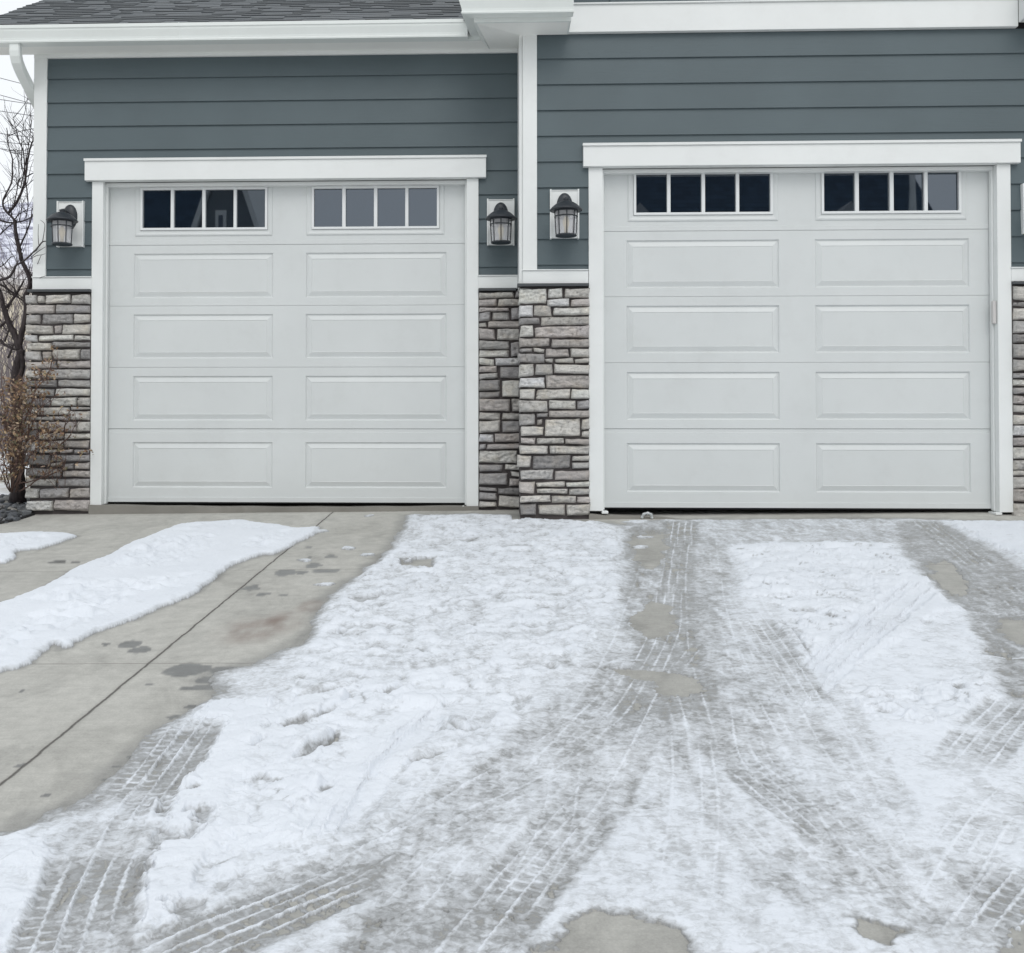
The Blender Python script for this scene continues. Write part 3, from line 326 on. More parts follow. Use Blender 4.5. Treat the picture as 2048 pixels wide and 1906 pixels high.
def toned(name, base_rough=.8, var=.35, scale=22, bumpd=.006, streak=(1, 1, 1), bs=.6):
    m = NT(name)
    t = m.attr('tone', 'Color')
    v = m.scaled(m.pos(), streak)
    n1 = m.noise(scale, 6, .62, v)
    c = m.mix(1.0, t, m.ramp(n1, [(.25, 1 - var), (.75, 1 + 0.0)]), 'MULTIPLY')
    n2 = m.noise(7, 3, .5)
    c = m.mix(m.ramp(n2, [(.45, 0), (.75, .35)]), c, m.mix(1.0, c, (1.15, 1.1, 1.0), 'MULTIPLY'))
    m.set(col=c, rough=base_rough)
    m.bump(n1, bs, bumpd)
    return m.m
def stone_mat():
    m = NT('ledge_stone')
    tn = m.attr('tone', 'Color')
    v = m.scaled(m.pos(), (1, 1, 2.8))
    n1 = m.noise(20, 8, .7, v, .6)
    n2 = m.noise(75, 5, .7)
    n3 = m.noise(9, 4, .6)
    c = m.mix(1.0, tn, m.ramp(n1, [(.28, .60), (.45, .90), (.62, 1.06), (.75, 1.22)]), 'MULTIPLY')
    c = m.mix(1.0, c, m.ramp(n2, [(.25, .78), (.7, 1.10)]), 'MULTIPLY')
    c = m.mix(m.ramp(n3, [(.50, 0), (.72, .45)]), c, m.mix(1.0, c, (1.12, 1.03, .88), 'MULTIPLY'))
    c = m.mix(m.ramp(m.noise(5, 3), [(.55, 0), (.75, .5)]), c, m.mix(1.0, c, (.80, .80, .86), 'MULTIPLY'))
    m.set(col=c, rough=.88)
    m.bump(m.math('ADD', n1, m.math('MULTIPLY', n2, .35)), .9, .014)
    return m.m
M['stone'] = stone_mat()
M['shingle'] = toned('asphalt_shingle', .62, .4, 160, .003)
M['gravel'] = toned('grey_river_rock', .8, .3, 40, .004)
M['leaf'] = toned('dry_leaf', .8, .25, 60, .002)
M['mortar'] = paint('dark_mortar', (.085, .074, .074), .95, 0, .3)

def bark():
    m = NT('dark_bark')
    n1 = m.noise(1, 6, .65, m.scaled(m.pos(), (60, 60, 14)))
    m.set(col=m.ramp(n1, [(.3, (.016, .012, .014)), (.75, (.075, .06, .06))]), rough=.9)
    m.bump(n1, .8, .01)
    return m.m
M['bark'] = bark()
M['twig'] = paint('brown_twig', (.125, .075, .06), .8, 0, .3)

# ------------------------------------------------------------------ ground
SX, SY, Z0 = .013, .09, -.083
def gz(x, y): return Z0 + SX * x + SY * y

def perm(seed):
    r = np.random.default_rng(seed)
    return r.permutation(512), r.uniform(0, 2 * np.pi, 512)
def perlin(x, y, seed=0):
    P, A = perm(seed)
    xi, yi = np.floor(x).astype(np.int64), np.floor(y).astype(np.int64)
    xf, yf = (x - xi).astype(np.float32), (y - yi).astype(np.float32)
    gx, gy = np.cos(A).astype(np.float32), np.sin(A).astype(np.float32)
    u, v = xf * xf * xf * (xf * (xf * 6 - 15) + 10), yf * yf * yf * (yf * (yf * 6 - 15) + 10)
    def g(i, j):
        h = P[(P[(xi + i) & 511] + yi + j) & 511]
        return gx[h] * (xf - i) + gy[h] * (yf - j)
    a = g(0, 0) + u * (g(1, 0) - g(0, 0))
    b = g(0, 1) + u * (g(1, 1) - g(0, 1))
    return (a + v * (b - a)) * 1.4          # about -1..1
def fbm(x, y, f, octs=4, seed=0, gain=.5):
    o = np.zeros_like(x, dtype=np.float32)
    a = 1.0
    tot = 0
    for k in range(octs):
        o += a * perlin(x * f, y * f, seed + k)
        tot += a
        a *= gain
        f *= 2.03
    return o / tot
def sstep(a, b, x):
    t = np.clip((x - a) / (b - a), 0, 1)
    return t * t * (3 - 2 * t)
def poly_sd(x, y, poly, margin):
    """signed distance (positive inside) of points to a polygon; far points get -margin"""
    p = np.array(poly, np.float64)
    out = np.full(x.shape, -margin, np.float32)
    sel = np.nonzero((x > p[:, 0].min() - margin) & (x < p[:, 0].max() + margin) & (y > p[:, 1].min() - margin) & (y < p[:, 1].max() + margin))[0]
    if not len(sel): return out
    X, Y = x[sel], y[sel]
    d2 = np.full(X.shape, 1e9)
    ins = np.zeros(X.shape, bool)
    n = len(p)
    for i in range(n):
        (ax, ay), (bx, by) = p[i], p[(i + 1) % n]
        ex, ey = bx - ax, by - ay
        L2 = ex * ex + ey * ey + 1e-12
        t = np.clip(((X - ax) * ex + (Y - ay) * ey) / L2, 0, 1)
        dx, dy = X - ax - t * ex, Y - ay - t * ey
        d2 = np.minimum(d2, dx * dx + dy * dy)
        if abs(ey) > 1e-12:
            cr = ((ay > Y) != (by > Y)) & (X < ex * (Y - ay) / ey + ax)
            ins ^= cr
    d = np.sqrt(d2)
    out[sel] = np.where(ins, d, -np.minimum(d, margin))
    return out
def line_st(x, y, pts, wmax):
    """arc length, signed offset for points near a polyline; returns index, s, t"""
    p = np.array(pts)
    sel = np.nonzero((x > p[:, 0].min() - wmax) & (x < p[:, 0].max() + wmax) & (y > p[:, 1].min() - wmax) & (y < p[:, 1].max() + wmax))[0]
    X, Y = x[sel], y[sel]
    best = np.full(X.shape, 1e9)
    S = np.zeros(X.shape)
    T = np.full(X.shape, 1e9)
    acc = 0
    for i in range(len(p) - 1):
        (ax, ay), (bx, by) = p[i], p[i + 1]
        ex, ey = bx - ax, by - ay
        L = math.hypot(ex, ey) + 1e-9
        t = np.clip(((X - ax) * ex + (Y - ay) * ey) / (L * L), 0, 1)
        dx, dy = X - ax - t * ex, Y - ay - t * ey
        d = np.hypot(dx, dy)
        m = d < best
        best = np.where(m, d, best)
        S = np.where(m, acc + t * L, S)
        T = np.where(m, np.sign(ex * dy - ey * dx) * d, T)
        acc += L
    k = best < wmax
    return sel[k], S[k], T[k]

def smooth_line(pts, n=6):
    """Catmull-Rom through the points"""
    p = [np.array(q, float) for q in pts]
    if len(p) < 3: return pts
    q = [2 * p[0] - p[1]] + p + [2 * p[-1] - p[-2]]
    out = []
    for i in range(1, len(q) - 2):
        for k in range(n):
            t = k / n
            out.append(.5 * ((2 * q[i]) + (-q[i - 1] + q[i + 1]) * t + (2 * q[i - 1] - 5 * q[i] + 4 * q[i + 1] - q[i + 2]) * t * t
                             + (-q[i - 1] + 3 * q[i] - 3 * q[i + 1] + q[i + 2]) * t ** 3))
    out.append(p[-1])
    return [tuple(a) for a in out]

def mesh_np(name, V, F, mat, attrs=None, smooth=True):
    me = bpy.data.meshes.new(name)
    me.vertices.add(len(V))
    me.vertices.foreach_set('co', np.ascontiguousarray(V, np.float32).ravel())
    me.loops.add(F.size)
    me.loops.foreach_set('vertex_index', np.ascontiguousarray(F, np.int32).ravel())
    me.polygons.add(len(F))
    me.polygons.foreach_set('loop_start', np.arange(0, F.size, F.shape[1], dtype=np.int32))
    me.polygons.foreach_set('loop_total', np.full(len(F), F.shape[1], np.int32))
    me.update(calc_edges=True)
    if smooth: me.polygons.foreach_set('use_smooth', np.ones(len(F), bool))
    for k, a in (attrs or {}).items():
        t = me.attributes.new(k, 'FLOAT', 'POINT')
        t.data.foreach_set('value', np.ascontiguousarray(a, np.float32))
    me.materials.append(mat)
    me.validate()
    o = bpy.data.objects.new(name, me)
    COL.objects.link(o)
    return o

def concrete():
    m = NT('driveway_concrete')
    p = m.pos()
    sx = m.n('ShaderNodeSeparateXYZ')
    m.l(p, sx.inputs[0])
    x, y = sx.outputs['X'], sx.outputs['Y']
    n1 = m.noise(.9, 5, .6, m.scaled(p, (1, .8, 1)))
    n2 = m.noise(14, 6, .7)
    n3 = m.noise(160, 3, .6)
    c = m.ramp(n1, [(.25, (.385, .378, .348)), (.5, (.478, .471, .436)), (.78, (.54, .533, .496))])
    c = m.mix(1.0, c, m.ramp(n2, [(.25, .80), (.7, 1.05)]), 'MULTIPLY')
    c = m.mix(1.0, c, m.ramp(m.noise(2.6, 6, .7, m.scaled(p, (1, .6, 1)), 1.2), [(.36, .84), (.52, 1.0)]), 'MULTIPLY')
    c = m.mix(1.0, c, m.ramp(n3, [(.3, .88), (.7, 1.05)]), 'MULTIPLY')
    # broom finish: fine streaks across
    n4 = m.noise(1, 5, .7, m.scaled(p, (3, 90, 3)))
    c = m.mix(1.0, c, m.ramp(n4, [(.3, .93), (.7, 1.04)]), 'MULTIPLY')
    # rust coloured stain and wet patches
    c = m.mix(m.math('MULTIPLY', m.attr('stain'), .75), c, (.16, .105, .085))
    wet = m.attr('wet')
    c = m.mix(wet, c, m.mix(1.0, c, (.40, .41, .43), 'MULTIPLY'))
    # joints
    wob = m.math('MULTIPLY', m.math('SUBTRACT', m.noise(9, 4, .7), .5), .022)
    k = (1.495 - 1.723) / (-4.733 + .155)
    d1 = m.math('ABSOLUTE', m.math('ADD', m.math('SUBTRACT', m.math('SUBTRACT', x, 1.723), m.math('MULTIPLY', m.math('ADD', y, .155), k)), wob))
    d2 = m.math('ABSOLUTE', m.math('ADD', m.math('ADD', y, 1.951), wob))
    d3 = m.math('ABSOLUTE', m.math('ADD', m.math('ADD', y, 3.613), wob))
    d4 = m.math('ABSOLUTE', m.math('ADD', m.math('ADD', y, 5.9), wob))
    jl = m.ramp(d1, [(.002, 1), (.0075, 0)])
    rim = m.ramp(d1, [(.010, .35), (.028, 0)])
    dt = m.math('MINIMUM', m.math('MINIMUM', d2, d3), d4)
    jt = m.ramp(dt, [(.001, .62), (.006, 0)])
    c = m.mix(m.math('MULTIPLY', rim, m.ramp(n2, [(.4, 0), (.7, 1)])), c, (.17, .16, .14))
    c = m.mix(jl, c, (.075, .070, .062))
    c = m.mix(jt, c, (.15, .14, .125))
    m.set(col=c, rough=m.math('SUBTRACT', .85, m.math('MULTIPLY', wet, .52)))
    h = m.math('SUBTRACT', m.math('MULTIPLY', n3, .25), m.math('MULTIPLY', m.math('ADD', jl, m.math('MULTIPLY', jt, .4)), 3.0))
    m.bump(h, .5, .004)
    return m.m
M['concrete'] = concrete()

def snow_mat(name, dirty=1.0):
    m = NT(name)
    cov = m.attr('cover')
    f1 = m.noise(64, 4, .65, None, .6)
    f2 = m.noise(24, 5, .62, m.scaled(m.pos(), (1, 1.35, 1)), .9)
    fl1 = m.ramp(f1, [(.42, 0), (.54, 1)])
    fl2 = m.ramp(f2, [(.43, 0), (.53, 1)])
    nn = m.math('SUBTRACT', m.math('ADD', m.math('MULTIPLY', fl1, .40), m.math('MULTIPLY', fl2, .60)), .58)
    amp = m.ramp(cov, [(.05, .24), (.35, .42), (.75, .34), (.95, .16)])     # flaky where thin, calm where deep
    f = m.math('ADD', cov, m.math('MULTIPLY', m.math('MULTIPLY', nn, amp), 1.0 * dirty), True)
    col = m.ramp(f, [(0.0, (.345, .340, .318)), (.10, (.285, .287, .284)), (.20, (.325, .332, .335)), (.42, (.465, .478, .492)), (.68, (.61, .635, .665)), (.92, (.735, .768, .815))])
    gr = m.noise(3.0, 5, .6)
    col = m.mix(1.0, col, m.ramp(gr, [(.3, (.93, .935, .94)), (.7, (1.0, 1.0, 1.0))]), 'MULTIPLY')
    m.set(col=col, rough=m.ramp(f, [(.1, .35), (.6, .6), (.9, .75)]))
    m.b.inputs['Specular IOR Level'].default_value = .25
    m.bump(m.math('ADD', m.math('MULTIPLY', f1, .6), f2), .42, .008)
    return m.m
M['snow'] = snow_mat('trampled_snow')
M['softsnow'] = snow_mat('soft_snow', .35)

# fan of points, denser where the driveway is looked at from close by
def fan(nr, nc, d0, d1, t0, t1):
    inv = np.linspace(1 / d1, 1 / d0, nr)
    d = 1 / inv
    t = np.linspace(t0, t1, nc)
    X = CAM[0] + np.outer(d, t)
    Y = CAM[1] + np.repeat(d[:, None], nc, 1)
    return X.ravel(), Y.ravel()
def fan_faces(nr, nc):
    i = np.arange(nr * nc).reshape(nr, nc)
    return np.stack([i[:-1, :-1], i[:-1, 1:], i[1:, 1:], i[1:, :-1]], -1).reshape(-1, 4)[:, ::-1]

# driveway
def driveway():
    nr, nc = 560, 900
    x, y = fan(nr, nc, 1.2, 7.70, -.78, .86)
    wet = np.zeros(x.shape, np.float32)
    stain = np.zeros(x.shape, np.float32)
    wx = x + .022 * fbm(x, y, 14, 3, 40)
    wy = y + .022 * fbm(x, y, 14, 3, 50)
    for (cx, cy, rx, ry, k) in WET:
        q = np.sqrt(((wx - cx) / rx) ** 2 + ((wy - cy) / max(ry, .008)) ** 2)
        if k > 0: wet = np.maximum(wet, 1 - sstep(.9, 1.06, q))
        else: stain = np.maximum(stain, (1 - sstep(.2, 1.25, q)) * np.clip(.55 + .9 * fbm(x, y * .5, 9, 4, 70), 0, 1))
    # damp margin beside melting snow
    sd = poly_sd(wx, wy, MAIN, .5)
    sdn = sd + .07 * fbm(x, y, 5, 4, 61)
    damp = sstep(-.10, 0.0, sdn) * (1 - sstep(.02, .16, sdn)) * .5
    for P in (STRIP, FAR):
        s2 = poly_sd(wx, wy, P, .3)
        damp = np.maximum(damp, sstep(-.035, 0, s2 + .02 * fbm(x, y, 8, 3, 66)) * .5)
    inner = sstep(.0, .2, sd) * (.20 + .30 * sstep(.0, .5, fbm(x, y, 3.2, 5, 80)))
    wet = np.clip(np.maximum(np.maximum(wet, damp), inner), 0, 1)
    z = gz(x, y) + .002 * fbm(x, y, 1.2, 3, 90)
    keep = (x > -3.2) & (x < 9.5)
    F = fan_faces(nr, nc)
    Vv = np.stack([x, y, z], -1)
    # round the left corner by the gravel bed
    bed = (np.abs((x + 1.55) / 1.0) ** 6 + np.abs((y - .5) / 1.06) ** 6) < 1
    F = F[~(bed[F].all(1))]
    F = F[keep[F].all(1)]
    used = np.unique(F)
    mp = np.full(len(x), -1)
    mp[used] = np.arange(len(used))
    o = mesh_np('driveway', Vv[used], mp[F], M['concrete'], {'wet': wet[used], 'stain': stain[used]})
    return tag(o, kind='structure')
driveway()

def snow_fields():
    nr, nc = 900, 1500
    x, y = fan(nr, nc, 1.45, 7.66, -.64, .74)
    N = x.size
    f32 = np.float32
    # ragged edges: warp the lookup
    w1 = fbm(x, y, 6, 4, 100)
    w2 = fbm(x, y, 6, 4, 110)
    w3 = fbm(x, y, 30, 3, 120)
    w4 = fbm(x, y, 30, 3, 125)
    wx = x + .050 * w1 + .007 * w3
    wy = y + .058 * w2 + .007 * w4
    wx2 = x + .024 * w1 + .002 * w3       # gentler for the smooth patches
    wy2 = y + .024 * w2 + .002 * w4
    sdm = poly_sd(wx, wy, MAIN, .4)
    sds = poly_sd(wx2, wy2, STRIP, .4) + .016 * fbm(x, y, 15, 2, 127)
    sdf = poly_sd(wx2, wy2, FAR, .4) + .006 * w3
    C = sstep(-.03, .10, sdm) * .74
    T = sstep(-.02, .15, sdm) * .008
    NA = np.ones(N, f32)
    for (poly, c, t, soft, st, na) in REG:
        sd = poly_sd(wx, wy, poly, .35)
        if c < .05 or t == 0: sd = sd + .030 * w1 + .022 * w3 + .012 * w4 + .07 * fbm(x, y, 4.5, 3, 282)
        wgt = sstep(-soft, soft, sd) * st
        if c > .3: wgt = wgt * sstep(-.04, .05, sdm)
        C += (c - C) * wgt
        T += (t - T) * wgt
        NA += (na - NA) * wgt
    Hd = np.zeros(N, f32)
    FL = np.zeros(N, f32)
    # tyre tracks
    pn = fbm(x, y, 3.5, 4, 130)
    for k, (pts, wd, base, rib, dep, st, sipe) in enumerate(TRK):
        idx, s, t = line_st(x + .004 * w3, y + .004 * w4, smooth_line(pts), wd * .75)
        if not len(idx): continue
        u = t / wd
        L = s.max()
        edge = 1 - sstep(.42, .56, np.abs(u) + .10 * pn[idx] + .05 * w3[idx])
        edge *= sstep(0, .16, s) * sstep(0, .16, L - s)
        gr = fbm(x[idx], y[idx], 2.6, 3, 600 + k)              # where the grooves stand clear, and where they were smeared
        ribs = np.zeros(len(idx))
        for j, c0 in enumerate((-.31, -.11, .10, .30)):
            wv = .010 * np.sin(s * 7 + j) + .010 * w3[idx] + .006 * np.sin(s * 2 * np.pi / .029 + j)
            thick_r = .007 + .006 * np.sin(s * 23 + j * 2 + k)
            ribs = np.maximum(ribs, (1 - sstep(thick_r, thick_r + .022, np.abs(u - c0 - wv))) * np.maximum(sstep(-.35, .25, gr + .55 * np.sin(j * 2.4 + k) + .5 * w1[idx]), .85 * (st > 1)))
        ph = np.floor((u + .5) * 5) * .37
        fr_ = np.abs(((s / .038 + ph + .45 * np.sign(u) * u) % 1.0) - .5)
        lug = (1 - sstep(.07, .17, fr_)) * np.clip(sipe * 1.6, 0, 1) * np.maximum(sstep(-.25, .3, gr + .4 * w1[idx]), .62 * (st > 1.1))
        brk = np.clip(st * (.70 + .85 * pn[idx] + .45 * w1[idx] + .25 * w3[idx]), 0, 1) * edge if dep < .01 else st * edge
        tgt = base + (rib - base) * np.maximum(ribs * .9, .72 * lug) + .10 * w3[idx] + .12 * w1[idx]
        live = C[idx] > .03
        tgt = np.where(live, tgt, 0)
        C[idx] += (tgt - C[idx]) * brk * live
        T[idx] += ((T[idx] * .35 + .002) - T[idx]) * brk * (dep < .01)
        if dep > .01: FL[idx] = np.maximum(FL[idx], brk)
        Hd[idx] += brk * (-dep * (1 - ribs) + dep * .35 * ribs + (dep * .25 * lug if dep < .01 else 0))
    # broken plate edges and cracks
    for pts in CRK:
        idx, s, t = line_st(x + .03 * w1 + .002 * w3, y + .035 * w2, smooth_line(pts), .12)
        if not len(idx): continue
        L = max(s.max(), .01)
        fade = np.clip(np.sin(np.pi * np.clip(s / L, 0.02, .98)), 0, 1) ** .6
        up = 1 if pts[0][1] + pts[-1][1] != 0 and (pts[-1][0] - pts[0][0]) > 0 else -1
        side = sstep(-.004, .014, t * up) * (1 - sstep(.014, .12, t * up))
        core = 1 - sstep(.004, .012, np.abs(t + .008 * up))
        Hd[idx] += fade * (.019 * side - .006 * core)
        C[idx] *= 1 - .75 * fade * core * sstep(-.45, .25, w1[idx])
    # lumps
    thick = sstep(.006, .022, T)
    bil = np.abs(fbm(wx, wy, 7, 2, 140)) * 1.7
    bil2 = np.abs(fbm(wx, wy, 17, 3, 150)) * 1.5
    roughz = np.clip(1.05 - .45 * sstep(.93, .965, C) - .35 * sstep(.98, 1.0, C), .25, 1)
    plate = .35 + .9 * sstep(.94, .965, C) * (1 - sstep(.985, 1.0, C))
    lump = (bil - .35) * .020 + (bil2 - .3) * .008 + .003 * fbm(x, y, 34, 3, 160)
    # overlapping plates: a few stepped levels
    pl = fbm(wx * .8, wy * 1.25, 4.2, 3, 170)
    q = pl * 4
    step = (np.floor(q) + sstep(.90, 1.0, q - np.floor(q))) / 4 * .034
    dent = sstep(.30, .62, fbm(wx, wy, 8.5, 2, 180)) * .018
    C += thick * roughz * ((bil - .35) * .30 + .26 * fbm(wx, wy * 1.3, 4.5, 4, 275)) * (1 - FL)
    Hh = T + thick * roughz * (lump + step * plate * 1.3 - dent) * (1 - .85 * FL) + thick * .003 * w3
    thin = (1 - thick)
    Hh += thin * (.0025 * fbm(x, y, 26, 4, 190) + .0012)
    Hh += Hd
    # hollows of thick snow show grey ice
    fr = q - np.floor(q)
    ledge = sstep(.70, .80, fr) * (1 - sstep(.88, .93, fr)) * sstep(.05, .35, fbm(x, y, 5.5, 3, 265))
    C -= (1 - FL) * thick * plate * .55 * ledge * (w3 * .6 + .75)
    C -= (1 - FL) * thick * np.clip((-(lump + step * .5 - dent) * 22 - .12), 0, .36) * roughz
    # patchy noise in slush
    mid = np.clip(C * (1 - C) * 4, 0, 1)
    sl = fbm(wx, wy, 11, 5, 200, .6)
    sl2 = fbm(x, y, 40, 3, 210, .6)
    drag = fbm(x + .1 * w1, y, 1.0, 2, 250) * 0 + perlin(x * 17 + 1.5 * w1, y * 2.3, 251) * .6 + perlin(x * 41 + w1, y * 4.5, 252) * .5
    C = np.where(C > .02, C + NA * mid * (.30 * sl + .14 * sl2 + .22 * drag), C)
    jl = (1 - sstep(.004, .010, np.abs(y + 3.613 + .01 * w1))) * (x > 3.0) * (x < 6.2) * sstep(-.2, .3, fbm(x, y, 3, 2, 255))
    C = np.where(C > .1, np.maximum(C, .82 * jl), C)
    C = C - .10 * sstep(.1, .5, fbm(x, y, 1.6, 4, 260)) * (C > .5)
    # the two soft patches on the left
    edg = lambda sd, r: np.sqrt(np.clip(1 - (1 - np.clip(sd / r, 0, 1)) ** 2, 0, 1))
    bumpy = .034 * (np.abs(fbm(wx2, wy2, 6, 3, 220)) * 1.6 - .3) * sstep(.2, .6, fbm(x, y, 1.8, 2, 230) + .45)
    # crumbled upper-left rim of the long strip
    for sd, hgt in ((sds, .021), (sdf, .018)):
        ins = sd > 0
        C = np.where(ins, .985 - .35 * (1 - sstep(0, .03, sd + .01 * w4)) - .16 * sstep(.15, .5, fbm(wx2, wy2, 9, 4, 245)) * (1 - sstep(.1, .5, sd)), C)
        Hh = np.where(ins, hgt * edg(sd, .045) * (1 + .25 * fbm(x, y, 2.5, 3, 240)) + bumpy * sstep(.02, .2, sd) * 1.4 + .0012 * w3, Hh)
    for (cx, cy, r) in CRUMB:
        d = np.hypot(wx - cx, (wy - cy) * 1.4) / r + .5 * sl
        k = 1 - sstep(.5, 1.0, d)
        C = np.maximum(C, k * .75)
        Hh = np.maximum(Hh, k * .008)
    # nothing under the house or on the threshold
    wall = np.where(x > 3.06, -.455, -.045) - .012 * (1 + w1)
    C = np.where(y > wall, 0, C)
    cut = .10
    z = gz(x, y) + .0015 + np.maximum(Hh, .0012)
    z = np.where(C > cut, z, gz(x, y) - .004)
    kindm = np.where(sds > -.02, 1, np.where(sdf > -.02, 2, 0))
    return nr, nc, x, y, z, np.clip(C, 0, 1), cut, kindm

def build_snow():
    nr, nc, x, y, z, C, cut, km = snow_fields()
    F = fan_faces(nr, nc)
    live = (C > cut)[F].any(1)
    F = F[live]
    fk = km[F].max(1)
    V = np.stack([x, y, z], -1)
    specs = [(0, 'snow_cover', 'trampled snow and slush with tyre tracks covering the driveway', 'snow', 'stuff', M['snow']),
             (1, 'snow_patch', 'long smooth white snow strip lying beside the driveway joint', 'snow patch', None, M['softsnow']),
             (2, 'snow_patch', 'short snow patch at the left edge near the gravel bed', 'snow patch', None, M['softsnow'])]
    for k, name, label, cat, kind, mat in specs:
        f = F[fk == k]
        if not len(f): continue
        used = np.unique(f)
        mp = np.full(len(x), -1)
        mp[used] = np.arange(len(used))
        o = mesh_np(name, V[used], mp[f], mat, {'cover': C[used]})
        tag(o, label, cat, kind=kind, group='snow patches left of the joint' if k else None)
build_snow()

# ------------------------------------------------------------------ the house
D = -.4297                                   # face of the right wing; the left wing's face is y = 0
REC = .10
house = empty('house', (3, 0, -.06))
tag(house, 'blue grey sided house front with two white garage doors and stone piers', 'house')

def siding(x0, x1, z0, z1, y, first, step, holes=()):
    """lapped boards; holes = (x0, x1, z0, z1) openings"""
    mb = MB()
    z = first
    while z > z0: z -= step
    while z < z1:
        cuts = sorted({max(z, z0), min(z + step, z1), *[h[3] for h in holes if max(z, z0) < h[3] < min(z + step, z1)]})
        for a, b in zip(cuts[:-1], cuts[1:]):
            spans = [(x0, x1)]
            for (hx0, hx1, hz0, hz1) in holes:
                if a < hz1 - .0005 and b > hz0 + .0005:
                    ns = []
                    for s0, s1 in spans:
                        if hx0 > s0: ns.append((s0, min(hx0, s1)))
                        if hx1 < s1: ns.append((max(hx1, s0), s1))
                    spans = [q for q in ns if q[1] - q[0] > .004]
            top = .012 if b > z + step - .0005 else 0
            for s0, s1 in spans:
                t0 = .013 * (1 - (a - z) / step)
                t1 = .013 * (1 - (b - z) / step)
                mb.prism([(y - t0, a), (y - t1, b + top), (y + .02, b + top), (y + .02, a)], 'x', s0, s1)
        z += step
    return mb

# left wing: boards split at the head of the door
so = .020
mb = siding(-.483, 3.115, 1.713, 3.415, so, 2.326, .1825, [(-.12, 2.81, 0, 2.50)])
mb.build('siding', M['siding'], house)
mb = siding(3.239, 8.92, 1.68, 3.365, D + so, 2.640, .1836, [(3.62, 6.52, 0, 2.47)])
mb.build('siding', M['siding'], house)

# solid wall behind (keeps light out)
mb = MB()
mb.box(-.56, 3.15, .045, .16, 2.48, 3.64)
mb.box(-.56, -.06, .045, .16, -.12, 2.48)
mb.box(2.75, 3.15, .045, .16, -.12, 2.48)
mb.box(-.57, -.45, .16, 7.0, -.12, 3.5)
mb.box(-.57, 9, 6.9, 7.0, -.12, 3.5)
mb.box(3.15, 9, D + .045, D + .16, 2.45, 5.6)
mb.box(3.15, 3.67, D + .045, D + .16, -.12, 2.45)
mb.box(6.47, 9, D + .045, D + .16, -.12, 2.45)
mb.box(3.145, 3.235, D + .16, .16, -.12, 3.6)
mb.box(8.9, 9, D + .16, 7, -.12, 4)
mb.build('wall_core', M['dark'], house)
mb = MB()
mb.box(-.45, 8.9, .16, 6.9, 2.62, 2.66)
mb.build('garage_ceiling', M['dark'], house)

# corner boards
mb = MB()
mb.box(-.584, -.483, 0, .10, 1.713, 3.44)
mb.build('corner_board', M['white'], house, .003)
mb = MB()
mb.box(3.138, 3.239, D, D + .02, 1.678, 3.362)
mb.box(3.113, 3.1385, D + .0205, 0.019, 1.585, 3.40)          # the return face of the corner
mb.build('corner_board', M['white'], house, .003)

# frieze bands under the siding, with a small drip cap
for (x0, x1, yy, z0, z1) in ((-.584, -.127, 0, 1.622, 1.712), (2.818, 3.112, 0, 1.616, 1.707), (3.138, 3.600, D, 1.588, 1.679), (6.534, 8.92, D, 1.588, 1.679)):
    mb = MB()
    mb.box(x0, x1, yy - .002, yy + .04, z0, z1)
    mb.box(x0 - .004, x1, yy - .012, yy + .03, z1 + .0005, z1 + .008)
    o = mb.build('trim_band', M['white'], house, .002)

# thin frieze right under the eaves
mb = MB()
mb.box(-.584, 3.118, -.004, .03, 3.396, 3.424)
mb.build('trim_band', M['white'], house, .002)
mb = MB()
mb.box(3.18, 6.585, D - .022, D + .02, 3.366, 3.560)
mb.box(3.18, 6.585, D - .036, D + .02, 3.5605, 3.572)
mb.build('frieze_board', M['white'], house, .003)
# board and batten above
mb = MB()
mb.box(3.30, 8.9, D + .004, D + .02, 3.565, 5.6)
for k in range(-1, 12):
    xb = 3.777 + k * .641
    if xb < 3.5: continue
    mb.box(xb - .02, xb + .02, D - .016, D + .004, 3.573, 5.5)
mb.build('batten_wall', M['siding'], house, .002)

# door casings
def casing(x0, jx, y, zt, zl, ends):
    """x0, jx: outer and inner edges of both jambs"""
    root = None
    mb = MB()
    (a, b), (c, d) = jx
    mb.box(ends[0], ends[1], y - .030, y + .04, zl, zt)
    o = mb.build('door_header', M['white'], house, .003)
    cap = MB()
    cap.box(ends[0] - .004, ends[1] + .004, y - .040, y + .02, zt + .0006, zt + .007)
    cap.box(ends[0] - .004, ends[1] + .004, y - .0405, y - .0365, zt - .012, zt + .0004)
    cap.build('drip_cap', M['white'], o, .001)
    for (p, q, inner) in ((a, b, 1), (c, d, -1)):
        j = MB()
        j.box(p, q, y, y + .15, -.018, zl - .001)
        jo = j.build('door_jamb', M['white'], house, .003)
        st = MB()                                        # weather stop against the door
        if inner > 0: st.box(q + .0005, q + .014, y + .055, y + .092, -.012, zl - .01)
        else: st.box(p - .014, p - .0005, y + .055, y + .092, -.012, zl - .01)
        st.build('weather_stop', M['white'], jo, .002)
        ft = MB()                                        # bent metal foot at the base of the jamb
        e = q if inner > 0 else p
        ft.box(e - .012 * inner - (.0 if inner > 0 else .045), e - .012 * inner + (.045 if inner > 0 else .0), y - .012, y + .10, -.036, -.0185)
        ft.build('jamb_foot', M['white'], jo, .003)
    hd = MB()
    hd.box(b + .001, c - .001, y + .05, y + .15, zl - .03, zl - .002)
    hd.build('head_stop', M['white'], o, .002)
casing(None, ((-.128, -.041), (2.728, 2.818)), 0, 2.606, 2.447, (-.175, 2.875))
casing(None, ((3.603, 3.703), (6.440, 6.534)), D, 2.566, 2.410, (3.564, 6.590))

